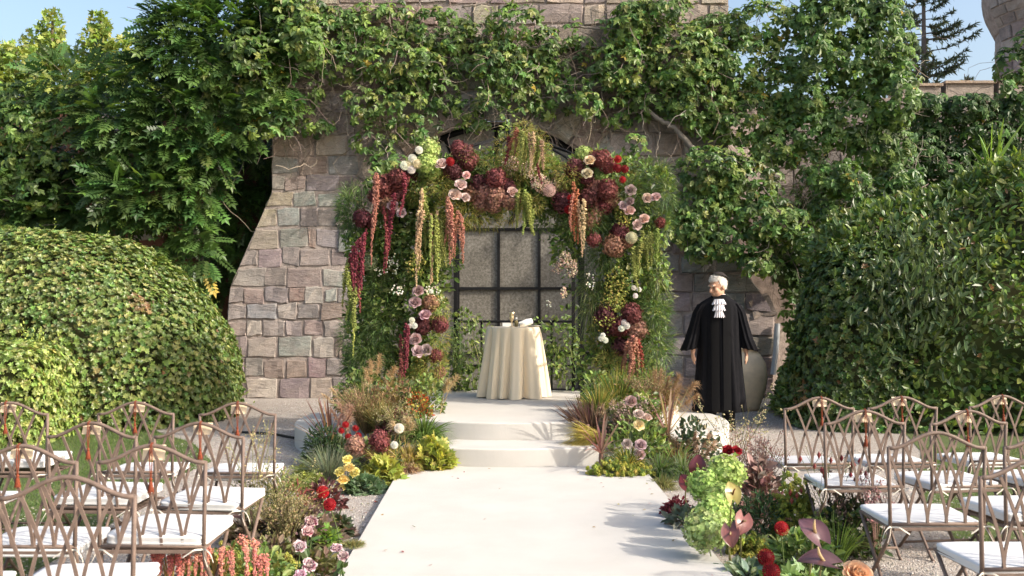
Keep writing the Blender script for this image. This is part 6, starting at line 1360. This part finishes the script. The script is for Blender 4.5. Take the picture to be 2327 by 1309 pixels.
th = np.linspace(0, math.pi * .62, 10); Vc, Fc = lathe(np.column_stack([np.maximum(np.sin(th), .01), np.cos(th)])[::-1], 26); sel = Vc * [.0865, .109, .1135] + [0, .014, .036]; msk = ~((Vc[:, 1] < -.30) & (Vc[:, 2] < .50)); fm = msk[Fc[0]].all(axis=1); hr.add(sel @ Hm.T + HC, [Fc[0][fm]]); hr.build('hair', hairm, man, True)
cp = MB(); th = np.linspace(0, .86, 9); V, F = lathe(np.column_stack([np.maximum(np.sin(th), .005), np.cos(th)])[::-1], 28); V = V * [.116, .136, .150] + [0, 0, -.006]; tl = Matrix.Rotation(math.radians(-30), 3, 'X'); V = V @ np.array([list(r) for r in tl]).T + [0, .016, .036]; cp.add(V @ Hm.T + HC, F); cp.build('skullcap', simple('dark_felt', (.035, .03, .028), .9, 0, .1), man, True)
for s in (-1, 1):
    e_ = MB(); ellipsoid(e_, hp(s * .033, -.087, .010), (.012, .007, .006), Hm, 8); e_.build('eye', simple('eye_dark', (.05, .035, .03), .3), man, True)
    e_ = MB(); ellipsoid(e_, hp(s * .034, -.101, .034), (.022, .008, .006), Hm, 8); e_.build('eyebrow', hairm, man, True)
e_ = MB(); ellipsoid(e_, hp(0, -.109, -.073), (.024, .005, .0028), Hm, 8); e_.build('mouth', simple('lip', (.22, .09, .07), .5), man, True)
# robe
black = simple('black_wool', (.008, .008, .010), .85, 0, .10, (160, .3, .003), .2, 20); velvet = simple('black_velvet', (.004, .004, .005), .95, 0, .1)
try: velvet.node_tree.nodes['Principled BSDF'].inputs['Sheen Weight'].default_value = .15
except Exception: pass
A = np.linspace(0, 2 * math.pi, 96, endpoint=False)
def lift(V): V[:, 2] = np.where(V[:, 2] > 1.05, 1.05 + (V[:, 2] - 1.05) * 1.125, V[:, 2])
def ring(rx, ry, z, pl=0., cx=0, cy=0): return [((rx + pl * math.sin(13 * a + 3 * z) + pl * .6 * math.sin(23 * a)) * math.cos(a) + cx, (ry + pl * math.sin(13 * a + 3 * z) + pl * .6 * math.sin(23 * a)) * math.sin(a) + cy, z) for a in A]
rb = MB(); V, F = loft([ring(.075, .072, 1.575, 0, 0, .0), ring(.10, .088, 1.555, 0), ring(.16, .10, 1.525, 0), ring(.222, .118, 1.49, .001), ring(.25, .135, 1.44, .002), ring(.252, .148, 1.36, .004), ring(.25, .155, 1.2, .006), ring(.255, .165, 1.0, .009), ring(.268, .178, .8, .011), ring(.285, .192, .6, .013), ring(.302, .205, .4, .014), ring(.315, .215, .24, .015), ring(.31, .21, .235, .015), ring(.25, .16, .5, .01)]); rb.add(V, F)
for s in (-1, 1):
    cs = [((s * .19, .0, 1.475), (.065, .085), .25), ((s * .245, .0, 1.39), (.068, .09), .6), ((s * .285, .01, 1.25), (.070, .095), .9), ((s * .325, .01, 1.10), (.085, .115), 1.0), ((s * .365, .0, .985), (.100, .135), 1.0), ((s * .367, .0, .975), (.09, .125), 1.0), ((s * .335, .0, 1.06), (.06, .09), 1.0)]
    rr = []
    for (c, (rx, ry), w) in cs:
        tilt = s * .28 * w; rr.append([(c[0] + (rx + .006 * w * math.sin(9 * a + 1)) * math.cos(a), c[1] + (ry + .008 * w * math.sin(9 * a + 1)) * math.sin(a), c[2] + (rx * math.cos(a)) * (-s * s * math.copysign(.18, s) * w) + .004 * math.sin(7 * a)) for a in A])
    V, F = loft(rr); rb.add(V, F)
for V_ in rb.V: lift(V_)
rb.build('robe', black, man, True)
for s in (-1, 1):     # velvet facings down the front
    zz = [1.555, 1.525, 1.49, 1.44, 1.36, 1.2, 1.0, .8, .6, .4, .26]; rxs = np.interp(zz[::-1], [.24, .4, .6, .8, 1.0, 1.2, 1.36, 1.44, 1.49, 1.525, 1.555], [.315, .302, .285, .268, .255, .25, .252, .25, .222, .16, .10])[::-1]; rys = np.interp(zz[::-1], [.24, .4, .6, .8, 1.0, 1.2, 1.36, 1.44, 1.49, 1.525, 1.555], [.215, .205, .192, .178, .165, .155, .148, .135, .118, .10, .088])[::-1]
    L = []
    for z, rx, ry in zip(zz, rxs, rys):
        row = []
        for x in np.linspace(.022, .115, 6) if z < 1.5 else np.linspace(.03, .085, 6):
            xx = min(x, rx * .9); row.append((s * xx, -(ry + .020) * math.sqrt(max(.05, 1 - (xx / (rx + .02)) ** 2)) - .004, z))
        L.append(row)
    V, F = loft(L, False); lift(V); MB().add(V, F).build('velvet_facing', velvet, man, True)
jm = simple('white_lace', (.72, .68, .70), .8, 0, .15, (80, .6, .008))
for k, (z, w, h) in enumerate([(1.585, .088, .065), (1.525, .082, .078), (1.455, .066, .088)]):
    L = []
    for v in np.linspace(0, 1, 6):
        ww = w * (.62 + .38 * v); L.append([(ww * u - .02, -.166 - .010 * k - .018 * v - (.012 * v) * math.cos(u * 16 + k) + .028 * u * u, z - h * v + .006 * v * math.sin(u * 16)) for u in np.linspace(-1, 1, 29)])
    V, F = loft(L, False); MB().add(V, F).build('jabot_ruffle', jm, man, True)
MB().add(*loft([[((.073 + .002) * math.cos(a), (.070 + .002) * math.sin(a), z) for a in A] for z in (1.60, 1.645)])).build('collar', jm, man, True)
for s in (-1, 1):
    tr_ = MB(); tr_.add(*tube([(s * .10, .0, .55), (s * .112, .0, .3), (s * .115, .01, .06)], [.095, .08, .075], 14)); tr_.build('trouser_leg', black, man, True)
    sh_ = MB(); ellipsoid(sh_, (s * .122, -.055, .045), (.052, .145, .047)); V = sh_.V[0]; V[:, 2] = np.maximum(V[:, 2], .002); sh_.build('shoe', simple('black_leather', (.012, .011, .011), .35), man, True)

# fallen petals and leaves
n = 150; P = np.column_stack([R_.normal(0, 1, n) * .35 + np.where(R_.random(n) < .5, -1.15, 1.3), R_.uniform(5.2, 9.2, n), np.zeros(n)]); P[:, 2] = [ground_z(x, y) + .006 for x, y in P[:, :2]]
zz = nrm(np.array([0, 0, 1.]) + R_.normal(0, .15, (n, 3)))
tag(MB().add(*scatter(LEAF, LEAF_F, P, frames(nrm(np.cross(zz, rdir(n))), zz), R_.uniform(.012, .035, n), jit(pick([(.30, .06, .06), (.36, .28, .12), (.2, .22, .08), (.5, .38, .34)], n), n, .2, .06))).build('fallen_petals', M['petal']), 'small fallen petals and leaf bits along the carpet edges', 'petals', kind='stuff')
